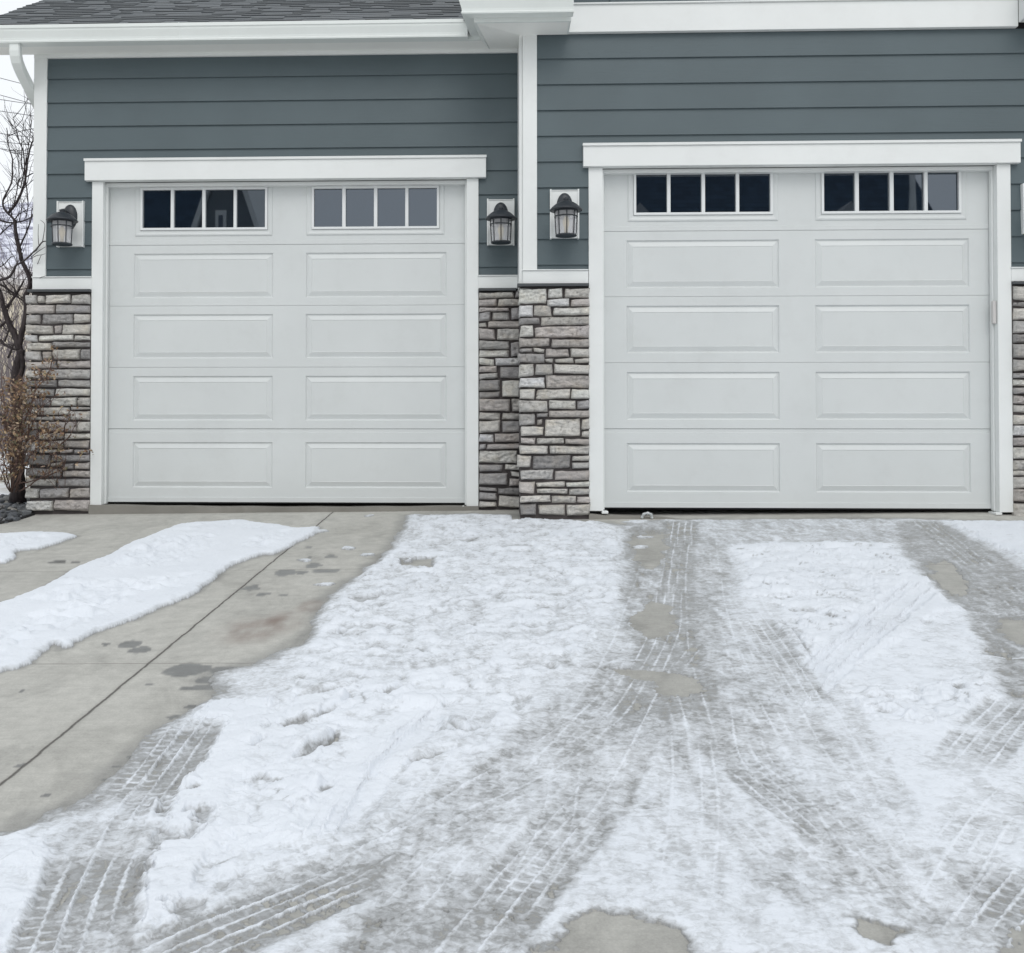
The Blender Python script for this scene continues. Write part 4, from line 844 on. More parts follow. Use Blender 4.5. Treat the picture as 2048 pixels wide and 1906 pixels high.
# garage doors -------------------------------------------------------------
W = 2.78                 # leaf runs a little behind the stops
def frame_loft(mb, rects, cap=True):
    """nested rectangles (x0, x1, z0, z1, y) joined ring to ring"""
    n0 = len(mb.v)
    vs, fs = [], []
    for (a, b, c, d, y) in rects:
        vs += [(a, y, c), (b, y, c), (b, y, d), (a, y, d)]
    for i in range(len(rects) - 1):
        for k in range(4):
            fs.append((4 * i + k, 4 * i + (k + 1) % 4, 4 * i + 4 + (k + 1) % 4, 4 * i + 4 + k))
    if cap:
        m = 4 * (len(rects) - 1)
        fs.append((m, m + 1, m + 2, m + 3))
    mb.add(vs, fs)

def face_with_holes(mb, x0, x1, z0, z1, y, holes):
    """front sheet with rectangular openings, as one grid"""
    xs = sorted({x0, x1, *[h[0] for h in holes], *[h[1] for h in holes]})
    zs = sorted({z0, z1, *[h[2] for h in holes], *[h[3] for h in holes]})
    for i in range(len(xs) - 1):
        for j in range(len(zs) - 1):
            cx, cz = (xs[i] + xs[i + 1]) / 2, (zs[j] + zs[j + 1]) / 2
            if any(h[0] < cx < h[1] and h[2] < cz < h[3] for h in holes): continue
            mb.add([(xs[i], y, zs[j]), (xs[i + 1], y, zs[j]), (xs[i + 1], y, zs[j + 1]), (xs[i], y, zs[j + 1])], [(0, 1, 2, 3)])

def panel_profile(mb, a, b, c, d, y):
    frame_loft(mb, [(a, b, c, d, y), (a + .007, b - .007, c + .008, d - .008, y + .010), (a + .012, b - .012, c + .013, d - .013, y + .010),
                    (a + .046, b - .046, c + .047, d - .047, y - .001), (a + .049, b - .049, c + .050, d - .050, y + .0015)])

G1 = [(.2317, .4517), (.475, .6961), (.7198, .9389), (.9613, 1.1818)]
G2 = [(1.5583, 1.7761), (1.8019, 2.0192), (2.0449, 2.2586), (2.2824, 2.5003)]
PZ = (2.105, 2.399)
def garage_door(x0, y0, label):
    """x0: left edge of the visible leaf, y0: face of the leaf"""
    dr = empty('garage_door', (x0 - 3, y0, 0.06))
    dr.parent = house
    tag(dr, label)
    cuts = [0.0, .562, 1.033, 1.505, 1.974, 2.46]
    a0, a1 = x0 - .03, x0 + 2.75
    for i in range(5):
        z0, z1 = cuts[i] + .0009, cuts[i + 1] - .0009
        mb = MB()
        holes = []
        if i < 4:
            base = (.111, 1.101 - 1.033 + 0, 0, 0)
            zc = {0: (.111, .459), 1: (.625, .966), 2: (1.101, 1.440), 3: (1.566, 1.909)}[i]
            for (pa, pb) in ((.163, 1.243), (1.496, 2.573)):
                holes.append((x0 + pa, x0 + pb, zc[0], zc[1]))
        else:
            for g in (G1, G2):
                holes.append((x0 + g[0][0] - .058, x0 + g[3][1] + .055, 2.043, 2.460))
            holes = [(h[0], h[1], h[2], 2.4575) for h in holes]
        # tongue: a shallow shiplap strip at the top of each section
        strip = .034 if i in (0, 4) else .0
        zb = z0
        if i == 0:
            mb.add([(a0, y0 - .006, z0), (a1, y0 - .006, z0), (a1, y0 - .006, .036), (a0, y0 - .006, .036), (a0, y0, .0375), (a1, y0, .0375)],
                   [(0, 1, 2, 3), (3, 2, 5, 4)])
            zb = .0375
            mb.add([(a0, y0 + .003, .536), (a1, y0 + .003, .536), (a1, y0 + .003, z1), (a0, y0 + .003, z1), (a0, y0, .534), (a1, y0, .534)],
                   [(0, 1, 2, 3), (4, 5, 1, 0)])
            zt = .534
        elif i == 4:
            mb.add([(a0, y0 - .003, z0), (a1, y0 - .003, z0), (a1, y0 - .003, 2.006), (a0, y0 - .003, 2.006), (a0, y0, 2.008), (a1, y0, 2.008)],
                   [(0, 1, 2, 3), (3, 2, 5, 4)])
            zb, zt = 2.008, z1
        else:
            zt = z1
        # rounded lips at the joints
        if i < 4:
            mb.add([(a0, y0, zt if i else z1), (a1, y0, zt if i else z1), (a1, y0 + .02, z1 + .0), (a0, y0 + .02, z1 + .0)], [(0, 1, 2, 3)])
        if i: mb.add([(a0, y0 - (.003 if i == 4 else 0), z0), (a1, y0 - (.003 if i == 4 else 0), z0), (a1, y0 + .02, z0), (a0, y0 + .02, z0)], [(0, 3, 2, 1)])
        face_with_holes(mb, a0, a1, zb, zt, y0, holes)
        for h in holes:
            if i < 4: panel_profile(mb, h[0], h[1], h[2], h[3], y0)
        # back of the leaf
        mb.add([(a0, y0 + .045, z0), (a1, y0 + .045, z0), (a1, y0 + .045, z1), (a0, y0 + .045, z1)], [(3, 2, 1, 0)])
        mb.add([(a0, y0 + .02, z1), (a1, y0 + .02, z1), (a1, y0 + .045, z1), (a0, y0 + .045, z1)], [(0, 1, 2, 3)])
        mb.build('door_section', M['door'], dr, 0)
    for g in (G1, G2):
        fa, fb = x0 + g[0][0] - .058, x0 + g[3][1] + .055
        mb = MB()
        zi0, zi1 = PZ[0] - .016, PZ[1] + .016
        ia, ib = x0 + g[0][0] - .016, x0 + g[3][1] + .016
        frame_loft(mb, [(fa, fb, 2.043, 2.4575, y0), (fa + .003, fb - .003, 2.046, 2.4545, y0 - .006), (fa + .012, fb - .012, 2.055, 2.446, y0 - .008),
                        (fa + .028, fb - .028, 2.071, 2.434, y0 - .004), (ia - .003, ib + .003, zi0 - .003, zi1 + .003, y0 - .003), (ia - .003, ib + .003, zi0 - .003, zi1 + .003, y0 + .012)], cap=False)
        mb.build('window_moulding', M['door'], dr)
        mb = MB()
        frame_loft(mb, [(ia - .0015, ib + .0015, zi0 - .0015, zi1 + .0015, y0 + .01), (ia - .0015, ib + .0015, zi0 - .0015, zi1 + .0015, y0 - .011), (ia, ib, zi0, zi1, y0 - .013)], cap=False)
        holes = [(x0 + p[0], x0 + p[1], PZ[0], PZ[1]) for p in g]
        face_with_holes(mb, ia, ib, zi0, zi1, y0 - .013, holes)
        for h in holes:
            frame_loft(mb, [(h[0], h[1], h[2], h[3], y0 - .013), (h[0], h[1], h[2], h[3], y0 + .013)], cap=False)
        mb.build('window_frame', M['door_frame'], dr)
        for h in holes:
            p = MB()
            p.box(h[0] - .004, h[1] + .004, y0 + .010, y0 + .016, h[2] - .004, h[3] + .004)
            p.build('window_pane', M['glass'], dr)
    s = MB()
    s.box(a0 + .035, a1 - .035, y0 + .012, y0 + .035, -.012, .001)
    s.build('bottom_seal', M['rubber'], dr)
    return dr
M['door_frame'] = paint('white_window_frame', (.74, .76, .76), .4, 0, .03)
garage_door(0.0, REC, 'left white garage door, set back between the plain piers')
garage_door(3.718, D + REC, 'right white garage door, nearer and under the wide frieze board')

# concrete floor slab and its exposed lip under each door
mb = MB()
def lip(x0, x1, yf, yb, zt, sag):
    n = 24
    prof = []
    for i in range(n):
        a, b = x0 + (x1 - x0) * i / n, x0 + (x1 - x0) * (i + 1) / n
        za, zb_ = [zt - sag * math.sin(math.pi * ((q - x0) / (x1 - x0))) ** .7 + .002 * math.sin(q * 13) for q in (a + 1e-6, b - 1e-6)]
        mb.add([(a, yf, -.2), (b, yf, -.2), (b, yb, -.2), (a, yb, -.2), (a, yf, za), (b, yf, zb_), (b, yb, zb_), (a, yb, za)],
               [(0, 3, 2, 1), (4, 5, 6, 7), (0, 1, 5, 4), (1, 2, 6, 5), (2, 3, 7, 6), (3, 0, 4, 7)])
lip(-.13, 2.82, -.022, 3.0, -.014, .016)
lip(3.60, 6.54, D - .02, 3.0, -.036, .040)
mb.build('floor_slab', M['slab'] if 'slab' in M else M['concrete'], house)

# stone piers ---------------------------------------------------------------
def stones(rects, y, x0, x1, z0, z1, left_wrap, seed):
    r = random.Random(seed)
    mb = MB()
    pal = [(.60, .58, .54), (.55, .535, .505), (.48, .47, .455), (.66, .64, .60), (.42, .41, .41), (.53, .495, .475), (.70, .69, .65), (.58, .56, .525), (.36, .35, .345), (.47, .44, .415)]
    for (a, b, c, d) in rects:
        base = r.choice(pal)
        k = r.uniform(.86, 1.12)
        if left_wrap and a < x0 + .03: k *= 1.08
        mb.col = tuple(min(.7, q * k) for q in base)
        w_, h_ = c - a, d - b
        nx, nz = max(5, int(w_ / .009)), max(5, int(h_ / .008))
        pr = r.uniform(.012, .034)               # how far it stands out
        tilt = r.uniform(-.012, .012)
        sl = r.uniform(-.05, .05)
        rx, rz = r.uniform(.006, .012), r.uniform(.006, .010)
        a, b, c, d = a - .0003, b - .0003, c + .0003, d + .0003
        w_, h_ = c - a, d - b
        jit = [r.uniform(-.004, .004) for _ in range(4)]
        ox, oz = r.uniform(0, 50), r.uniform(0, 50)
        wrap = left_wrap and a < x0 + .035
        gx = np.linspace(0, 1, nx + 1)
        gzv = np.linspace(0, 1, nz + 1)
        U, Vv = np.meshgrid(gx, gzv)
        # pull the outer rings to a rounded edge
        X = a + U * w_ + (jit[0] * (1 - U) + jit[1] * U) * (2 * Vv - 1)
        Z = b + Vv * h_ + (jit[2] * (1 - Vv) + jit[3] * Vv) * (2 * U - 1) + sl * (U - .5) * .12
        ex = np.minimum(U * w_, (1 - U) * w_)
        ez = np.minimum(Vv * h_, (1 - Vv) * h_)
        fx = np.clip(ex / rx, 0, 1)
        fz = np.clip(ez / rz, 0, 1)
        rnd_ = np.sqrt(np.clip(1 - (1 - fx) ** 2, 0, 1)) * np.sqrt(np.clip(1 - (1 - fz) ** 2, 0, 1))
        nn = fbm((X * 1.0 + ox).ravel(), (Z * 2.2 + oz).ravel(), 9, 3, 300 + seed).reshape(X.shape)
        n2 = fbm((X + ox).ravel(), (Z * 1.6 + oz).ravel(), 30, 3, 310 + seed).reshape(X.shape)
        n3 = np.abs(fbm((X + ox).ravel(), (Z * 2.6 + oz).ravel(), 14, 2, 320 + seed)).reshape(X.shape)
        dep = (.018 + pr + .015 * nn + .008 * n2 - .012 * sstep(.12, .0, n3) * r.choice((0, 0, 1, 1)) + tilt * (U - .5) * 2) * (.32 + .68 * rnd_)
        Y = y + .012 - dep
        wob = .004 * nn
        X = X + wob * (1 - fx)
        Z = Z + .006 * nn * (1 - fz)
        vs = np.stack([X, Y, Z], -1).reshape(-1, 3).tolist()
        n = nx + 1
        fs = [(j * n + i, j * n + i + 1, (j + 1) * n + i + 1, (j + 1) * n + i) for j in range(nz) for i in range(nx)]
        nv = len(vs)
        # sides back to the bed
        rim = [i for i in range(n)] + [j * n + nx for j in range(1, nz + 1)] + [nz * n + i for i in range(nx - 1, -1, -1)] + [j * n for j in range(nz - 1, 0, -1)]
        deep = y + (.10 if wrap else .022)
        for q in rim: vs.append([vs[q][0], deep, vs[q][2]])
        m = len(rim)
        fs += [(rim[i], nv + i, nv + (i + 1) % m, rim[(i + 1) % m]) for i in range(m)]
        mb.add(vs, fs)
    return mb
def pier(rects, y, x0, x1, z0, z1, wrap, seed, cap, side=0):
    o = stones(rects, y, x0, x1, z0, z1, wrap, seed).build('stone_veneer', M['stone'], house, 0, True)
    b = MB()
    b.box(x0 + (.02 if wrap else -.002), x1, y + .006, y + .05 + side, z0 - .1, z1)
    b.build('mortar_bed', M['mortar'], o)
    c = MB()
    c.box(cap[0], cap[1], y - .034, y + .05, cap[2], cap[2] + .020)
    c.build('cap_flashing', M['flash'], o, .002)
pier(SL1, 0, -.612, -.129, -.075, 1.597, True, 1, (-.612, -.129, 1.600))
pier(SL2, 0, 2.819, 3.12, -.06, 1.590, False, 2, (2.819, 3.10, 1.594))
pier(SR1, D, 3.10, 3.602, -.07, 1.562, True, 3, (3.098, 3.602, 1.565), .36)
pier(SR2, D, 6.536, 8.92, -.07, 1.562, False, 4, (6.536, 8.92, 1.565))
mb = MB()
mb.box(8.92, 9.02, D - .04, D + .2, -.12, 3.40)
mb.build('corner_board', M['white'], house, .003)

# eaves of the left wing ---------------------------------------------------
mb = MB()
mb.box(-.90, 3.118, -.16, .0, 3.424, 3.434)
mb.build('soffit', M['soffit'], house, .001)
mb = MB()
mb.box(-.90, 2.90, -.182, -.16, 3.423, 3.545)
mb.build('fascia', M['gutter'], house, .002)
mb = MB()
mb.prism([(-.18, 3.43), (3.6, 5.622), (3.6, 5.77), (-.18, 3.578)], 'x', -.925, -.895)
mb.build('rake_board', M['white'], house, .002)
def gutter_prof(y, z):
    """K-style section: y is the wall side, z the bottom"""
    return [(y, z), (y - .080, z), (y - .083, z + .010), (y - .078, z + .018), (y - .080, z + .034), (y - .089, z + .060), (y - .096, z + .080), (y - .097, z + .094),
            (y - .104, z + .098), (y - .104, z + .122), (y - .094, z + .124), (y - .090, z + .116), (y - .086, z + .100), (y - .070, z + .04), (y - .004, z + .03), (y - .004, z + .118), (y, z + .118)]
def hanger_seam(mb, x, y, z):
    mb.prism([(p[0] - .0015, p[1] - .0012) for p in gutter_prof(y, z)[:10]] + [(y - .10, z + .126), (y, z + .12)], 'x', x, x + .004)
mb = MB()
mb.prism(gutter_prof(-.183, 3.418), 'x', -.93, 2.742)
for xs in (.62, 2.62): hanger_seam(mb, xs, -.183, 3.418)
mb.build('gutter', M['gutter'], house, 0)
# downspout
mb = MB()
pts = [(-.622, -.222, 3.42), (-.622, -.222, 3.365), (-.622, -.216, 3.335), (-.622, -.196, 3.300), (-.622, -.16, 3.268), (-.624, -.11, 3.238), (-.626, .30, 3.02), (-.628, .36, 2.96), (-.628, .38, 2.88), (-.628, .385, 2.7), (-.628, .385, 0)]
pv = [Vector(p) for p in pts]
hw, hd_ = .039, .030
for i in range(len(pv) - 1):
    pass
rings = []
for i, p in enumerate(pv):
    t = (pv[min(i + 1, len(pv) - 1)] - pv[max(i - 1, 0)]).normalized()
    sx_ = Vector((1, 0, 0))
    up = t.cross(sx_).normalized()
    rings.append([p + sx_ * a * hw + up * b * hd_ for a, b in ((-1, -.7), (-.8, -1), (.8, -1), (1, -.7), (1, .7), (.8, 1), (-.8, 1), (-1, .7))])
vs = [q for r_ in rings for q in r_]
fs = [(i * 8 + k, i * 8 + (k + 1) % 8, i * 8 + 8 + (k + 1) % 8, i * 8 + 8 + k) for i in range(len(rings) - 1) for k in range(8)]
mb.add(vs, fs)
mb.build('downspout', M['gutter'], house, 0)

# shingle roof of the left wing
def shingles(x0, x1, ye, ze, slope, n, name, seed, axis=1):
    r = random.Random(seed)
    mb = MB()
    exp_ = .094
    ca = 1 / math.sqrt(1 + slope * slope)
    sa = slope * ca
    for j in range(n):
        x = x0 - r.uniform(0, .02)
        s0 = j * exp_
        while x < x1:
            wd = r.uniform(.07, .20)
            xe = min(x + wd, x1)
            g = r.choice((.88, .95, 1.0, 1.05, 1.14))
            th = .005 if g > 1.04 else .010
            mb.col = (.115 * g, .128 * g, .138 * g)
            e = s0 - r.uniform(0, .006)
            y0_, z0_ = ye + e * ca, ze + e * sa
            y1_, z1_ = ye + (s0 + exp_ * 1.25) * ca, ze + (s0 + exp_ * 1.25) * sa
            nx_, nz_ = -sa, ca
            t1 = .001
            mb.add([(x, y0_, z0_), (xe, y0_, z0_), (xe, y0_ + nx_ * th, z0_ + nz_ * th), (x, y0_ + nx_ * th, z0_ + nz_ * th),
                    (xe, y1_ + nx_ * t1, z1_ + nz_ * t1), (x, y1_ + nx_ * t1, z1_ + nz_ * t1)],
                   [(0, 1, 2, 3), (3, 2, 4, 5), (0, 3, 5), (1, 4, 2)])
            x = xe
    return mb
mb = shingles(-.93, 3.1, -.262, 3.548, .58, 46, 'roof', 5)
mb.col = (.05, .055, .06)
mb.add([(-.93, -.262, 3.540), (3.1, -.262, 3.540), (3.1, 3.6, 5.78), (-.93, 3.6, 5.78), (-.93, -.262, 3.546), (3.1, -.262, 3.546), (3.1, 3.6, 5.787), (-.93, 3.6, 5.787)],
       [(0, 3, 2, 1), (4, 5, 6, 7), (0, 1, 5, 4), (1, 2, 6, 5), (2, 3, 7, 6), (3, 0, 4, 7)])
mb.col = (.05, .055, .06)
mb.add([(-.93, 3.6, 5.78), (3.1, 3.6, 5.78), (3.1, 7.3, 3.6), (-.93, 7.3, 3.6)], [(0, 1, 2, 3)])
mb.build('roof', M['shingle'], house)
mb = MB()
mb.add([(-.565, -.1, 3.43), (-.565, 7.0, 3.43), (-.565, 3.6, 5.7)], [(0, 1, 2)])
mb.build('gable_wall', M['siding'], house)

# boxed eave return of the right wing --------------------------------------
FX, RX = 2.795, 3.462                      # outer left face and right end
FY = D - .24                              # front face
SZ = 3.358
ret = empty('eave_return', (FX - 3, FY, SZ + .06))
ret.parent = house
mb = MB()
mb.add([(FX + .02, FY + .02, SZ), (RX - .01, FY + .02, SZ), (RX - .01, D, SZ), (3.116, D, SZ), (3.116, .0, SZ + .062), (2.905, .0, SZ + .062),
        (FX + .02, FY + .02, SZ + .012), (RX - .01, FY + .02, SZ + .012), (RX - .01, D, SZ + .012), (3.116, D, SZ + .012), (3.116, .0, SZ + .074), (2.905, .0, SZ + .074)],
       [(0, 1, 2, 3), (0, 3, 4, 5), (6, 9, 8, 7), (6, 11, 10, 9), (0, 6, 7, 1), (1, 7, 8, 2), (5, 11, 6, 0), (2, 8, 9, 3), (3, 9, 10, 4), (4, 10, 11, 5)])
mb.build('soffit', M['soffit'], ret)
mb = MB()
mb.box(FX, RX, FY - .001, FY + .02, SZ - .001, SZ + .13)
mb.box(RX - .012, RX, FY + .0205, D - .003, SZ - .001, SZ + .13)
mb.prism([(FX, SZ - .001), (FX + .02, SZ - .001), (FX + .02, SZ + .13), (FX, SZ + .13)], 'y', FY + .0205, FY + .021)
# side fascia, running back and a little up along the left
mb.add([(FX, FY + .02, SZ - .001), (FX, FY + .02, SZ + .13), (FX + .02, FY + .02, SZ - .001), (FX + .02, FY + .02, SZ + .13),
        (2.862, .02, SZ + .09), (2.862, .02, SZ + .22), (2.905, .02, SZ + .06), (2.905, .02, SZ + .22)],
       [(0, 1, 5, 4), (2, 6, 7, 3), (0, 4, 6, 2), (1, 3, 7, 5), (0, 2, 3, 1), (4, 5, 7, 6)])
mb.build('fascia', M['gutter'], ret, .0015)
# gutter across the front and back along the side, mitred at the corner
gy, gzv_ = FY - .002, SZ + .028
prof = gutter_prof(0, 0)
mb = MB()
vs = []
n = len(prof)
for (p, q) in prof: vs.append((FX - .002 + p, gy + p, gzv_ + q))            # mitre
for (p, q) in prof: vs.append((RX + .012, gy + p, gzv_ + q))                # right end
for (p, q) in prof: vs.append((FX + .07 + p, .05, gzv_ + .09 + q))          # far end of the side run
fs = [(i, n + i, n + (i + 1) % n, (i + 1) % n) for i in range(n)]
fs += [(i, (i + 1) % n, 2 * n + (i + 1) % n, 2 * n + i) for i in range(n)]
fs += [tuple(range(2 * n - 1, n - 1, -1)), tuple(range(2 * n, 3 * n))]
mb.add(vs, fs)
hanger_seam(mb, 2.86, gy, gzv_)
mb.build('gutter', M['gutter'], ret)
# roof of the right wing above it
mb = MB()
mb.col = (.07, .076, .084)
sl_ = .5
for (xa, xb) in ((FX - .08, 5.9),):
    za, zb_ = SZ + .165, SZ + .165 + (5.9 - FX + .08) * sl_
    mb.add([(xa, D - .26, za), (xb, D - .26, zb_), (xb, 6, zb_), (xa, 6, za), (xa, D - .26, za + .05), (xb, D - .26, zb_ + .05), (xb, 6, zb_ + .05), (xa, 6, za + .05)],
           [(0, 1, 2, 3), (4, 7, 6, 5), (0, 4, 5, 1), (1, 5, 6, 2), (2, 6, 7, 3), (3, 7, 4, 0)])
    xm, xc = 5.9, 9.2
    mb.add([(xm, D - .26, zb_), (xc, D - .26, za), (xc, 6, za), (xm, 6, zb_), (xm, D - .26, zb_ + .05), (xc, D - .26, za + .05), (xc, 6, za + .05), (xm, 6, zb_ + .05)],
           [(0, 1, 2, 3), (4, 7, 6, 5), (0, 4, 5, 1), (1, 5, 6, 2), (2, 6, 7, 3), (3, 7, 4, 0)])
mb.build('roof', M['shingle'], house)
# eave return at the far right corner (only its edge is seen)
mb = MB()
mb.box(6.587, 7.3, D - .24, D - .02, 3.392, 3.62)
mb.build('eave_box', M['white'], house, .003)
# small beige plate inside the right jamb
mb = MB()
mb.box(6.416, 6.4385, D + .020, D + .052, 1.296, 1.455)
mb.build('sensor_plate', M['beige'], house, .004)

# lanterns -----------------------------------------------------------------
def lantern(label):
    t = empty('wall_lantern')
    tag(t, label, 'wall lamp', 'lanterns beside the garage doors')
    b = MB()
    w_, h_ = .2055, .344
    b.box(-w_ / 2 + .007, w_ / 2 - .007, -.012, .03, .004, h_ - .008)
    for (x0, x1, z0, z1) in ((-w_ / 2, -w_ / 2 + .011, -.003, h_ + .004), (w_ / 2 - .011, w_ / 2, -.003, h_ + .004)): b.box(x0, x1, -.019, .03, z0, z1)
    b.box(-w_ / 2 + .0115, w_ / 2 - .0115, -.0175, .03, h_ - .0075, h_ - .002)
    b.box(-w_ / 2 + .0115, w_ / 2 - .0115, -.0165, .03, .001, .0035)
    b.build('mounting_block', M['white'], t, .002)
    # domed oval back plate
    p = MB()
    n, m = 32, 6
    vs = []
    for j in range(m + 1):
        a = j / m * math.pi / 2
        for k in range(n):
            q = 2 * math.pi * k / n
            vs.append((.057 * math.cos(a) * math.cos(q), -.012 - .032 * math.sin(a), .226 + .095 * math.cos(a) * math.sin(q)))
    fs = [(j * n + k, j * n + (k + 1) % n, (j + 1) * n + (k + 1) % n, (j + 1) * n + k) for j in range(m) for k in range(n)]
    p.add(vs, fs)
    p.tube([(0, -.034, .232), (0, -.060, .248), (0, -.095, .256), (0, -.130, .254), (0, -.152, .246), (0, -.155, .232)], [.018, .012, .010, .010, .013, .018], 12)
    p.build('back_plate', M['black'], t, 0, True)
    cx, cy = 0, -.155
    c = MB()
    c.lathe([(.0, .252), (.014, .252), (.021, .249), (.023, .242), (.019, .237), (.020, .232), (.034, .228), (.056, .219), (.077, .205), (.094, .190), (.105, .179), (.112, .171), (.114, .166), (.110, .1625), (.098, .1625), (.080, .164), (.0, .165)], (cx, cy, 0), 36)
    c.build('lamp_cap', M['black'], t, 0, True)
    k = MB()
    for i in range(8):
        a = math.pi / 8 * 2 * i + math.pi / 2
        k.tube([(cx + .079 * math.cos(a), cy + .079 * math.sin(a), .166), (cx + .069 * math.cos(a), cy + .069 * math.sin(a), -.008)], .0036, 6)
    for (r_, z, w2, hh) in ((.0775, .122, .0042, .0036), (.080, .160, .004, .005), (.0700, -.008, .0035, .0045)):
        k.lathe([(r_ - w2, z - hh), (r_ + w2, z - hh), (r_ + w2, z + hh), (r_ - w2, z + hh), (r_ - w2, z - hh)], (cx, cy, 0), 32)
    k.lathe([(.0, -.012), (.060, -.012), (.066, -.010), (.066, -.008), (.0, -.008)], (cx, cy, 0), 32)
    k.build('lamp_cage', M['black'], t)
    g = MB()
    g.lathe([(.0755, .160), (.0665, -.006)], (cx, cy, 0), 32)
    g.build('lamp_glass', M['lampglass'], t, 0, True)
    u = MB()
    u.lathe([(0, -.008), (.013, -.008), (.013, .050), (.018, .056), (.024, .075), (.023, .092), (.014, .116), (.004, .128), (0, .129)], (cx, cy, 0), 18)
    u.build('light_bulb', M['bulb'], t, 0, True)
    return t
def copy_thing(o, loc, label):
    c = o.copy()
    COL.objects.link(c)
    c.location = loc
    c['label'] = label
    for ch in list(o.children):
        d = ch.copy()
        COL.objects.link(d)
        d.parent = c
        for g in list(ch.children):
            e = g.copy()
            COL.objects.link(e)
            e.parent = d
    return c
lan = lantern('black wall lantern on the white block above the leftmost stone pier, by the bare tree')
lan.location = (-.2905, .0, 1.947)
copy_thing(lan, (2.985, .0, 1.940), 'black wall lantern just right of the left garage door, in the recessed corner')
copy_thing(lan, (3.4325, D, 1.906), 'black wall lantern just left of the right garage door, on the nearer wall')
copy_thing(lan, (6.711, D, 1.920), 'black wall lantern right of the right garage door, cut by the picture edge')

# small grey ring lying in front of the right door
mb = MB()
pts = []
for i in range(15):
    a = R(-20 + 220 * i / 14)
    pts.append((4.004 + .034 * math.cos(a), D - .035 + .012 * math.cos(a * 2), -.058 + .030 * math.sin(a)))
mb.tube(pts, [.009 + .003 * math.sin(i * 2.1) for i in range(15)], 8)
o = mb.build('plastic_ring', M['ringm'], None, 0, True)
tag(o, 'small crumpled grey plastic ring lying under the edge of the right garage door', 'litter')

# ------------------------------------------------------------------ surroundings
def bed_in(x, y, grow=0):
    return (abs((x + 1.55) / (1.0 + grow)) ** 6 + abs((y - .5) / (1.06 + grow)) ** 6) < 1

def ground_mat():
    m = NT('winter_ground')
    n1 = m.noise(.35, 6, .65)
    n2 = m.noise(6, 5, .7)
    c = m.mix(m.ramp(n2, [(.35, 0), (.65, 1)]), (.30, .25, .17), (.42, .37, .27))
    c = m.mix(m.ramp(n1, [(.40, 0), (.55, 1)]), c, (.78, .80, .83))
    m.set(col=c, rough=.9)
    m.bump(n2, .5, .03)
    return m.m
M['ground'] = ground_mat()
def ground():
    ax = np.concatenate([np.linspace(-900, -30, 30), np.linspace(-28, 30, 80), np.linspace(32, 900, 30)])
    ay = np.concatenate([np.linspace(-900, -32, 30), np.linspace(-30, 30, 90), np.linspace(32, 900, 30)])
    X, Y = np.meshgrid(ax, ay)
    x, y = X.ravel(), Y.ravel()
    z = np.where(y < 0, Z0 + .09 * np.maximum(y, -9) - .10, -.10)
    left = sstep(-.6, -1.2, x) * sstep(-.6, .4, y)
    z = z + left * .09 + np.where(y > 5, (y - 5) * .012, 0) * (y < 200) + (y >= 200) * 2.3
    i = np.arange(len(x)).reshape(X.shape)
    F = np.stack([i[:-1, :-1], i[:-1, 1:], i[1:, 1:], i[1:, :-1]], -1).reshape(-1, 4)
    tag(mesh_np('ground', np.stack([x, y, z], -1), F, M['ground']), kind='structure')
ground()

def hill():
    m = NT('hillside')
    sp = m.n('ShaderNodeSeparateXYZ')
    m.l(m.pos(), sp.inputs[0])
    n1 = m.noise(.35, 6, .75)
    n2 = m.noise(.05, 4, .6)
    brush = m.mix(m.ramp(n1, [(.40, 0), (.56, 1)]), (.20, .20, .27), (.74, .76, .84))
    dry = m.mix(m.ramp(n1, [(.4, 0), (.6, 1)]), (.36, .31, .23), (.50, .45, .36))
    k = m.math('ADD', sp.outputs['Z'], m.math('MULTIPLY', n2, 8))
    r = m.n('ShaderNodeMapRange')
    r.inputs['From Min'].default_value, r.inputs['From Max'].default_value = 18, 25
    m.l(k, r.inputs['Value'])
    m.set(col=m.mix(r.outputs[0], dry, brush), rough=.95)
    ax = np.linspace(-420, 260, 130)
    ay = np.linspace(55, 330, 70)
    X, Y = np.meshgrid(ax, ay)
    x, y = X.ravel(), Y.ravel()
    t = np.clip((y - 55) / 105, 0, 1)
    z = .5 + 38.5 * (t ** 1.15) + fbm(x, y, .02, 4, 400) * 5 * t + fbm(x, y, .12, 3, 410) * 1.4 * t
    z = z - np.clip(y - 190, 0, 200) * .15
    i = np.arange(len(x)).reshape(X.shape)
    F = np.stack([i[:-1, :-1], i[:-1, 1:], i[1:, 1:], i[1:, :-1]], -1).reshape(-1, 4)
    tag(mesh_np('hillside', np.stack([x, y, z], -1), F, m.m), kind='structure')
hill()

# far brush, a tangle nobody could count
def thicket():
    r = random.Random(77)
    mb = MB()
    for i in range(520):
        y = r.uniform(9, 24)
        x = -.47 * (y + 7.68) + 2.93 + r.uniform(-2.2, 1.9)
        h = r.uniform(.8, 4.2) * (y / 12)
        p = Vector((x, y, .0))
        pts = [p.copy()]
        d = Vector((r.uniform(-.3, .3), r.uniform(-.2, .2), 1)).normalized()
        for k in range(5):
            p = p + d * h / 5
            d = (d + Vector((r.uniform(-.45, .45), r.uniform(-.3, .3), r.uniform(-.1, .2)))).normalized()
            pts.append(p.copy())
        r0 = r.uniform(.008, .022)
        mb.tube(pts, [r0 * (1 - .8 * k / 5) for k in range(6)], 4, False)
    o = mb.build('brush_thicket', M['brush'])
    tag(o, 'tangle of leafless purplish brush behind the bare tree', 'brush', kind='stuff')
M['brush'] = paint('purple_brush', (.20, .175, .18), .9, 0, .3)
thicket()

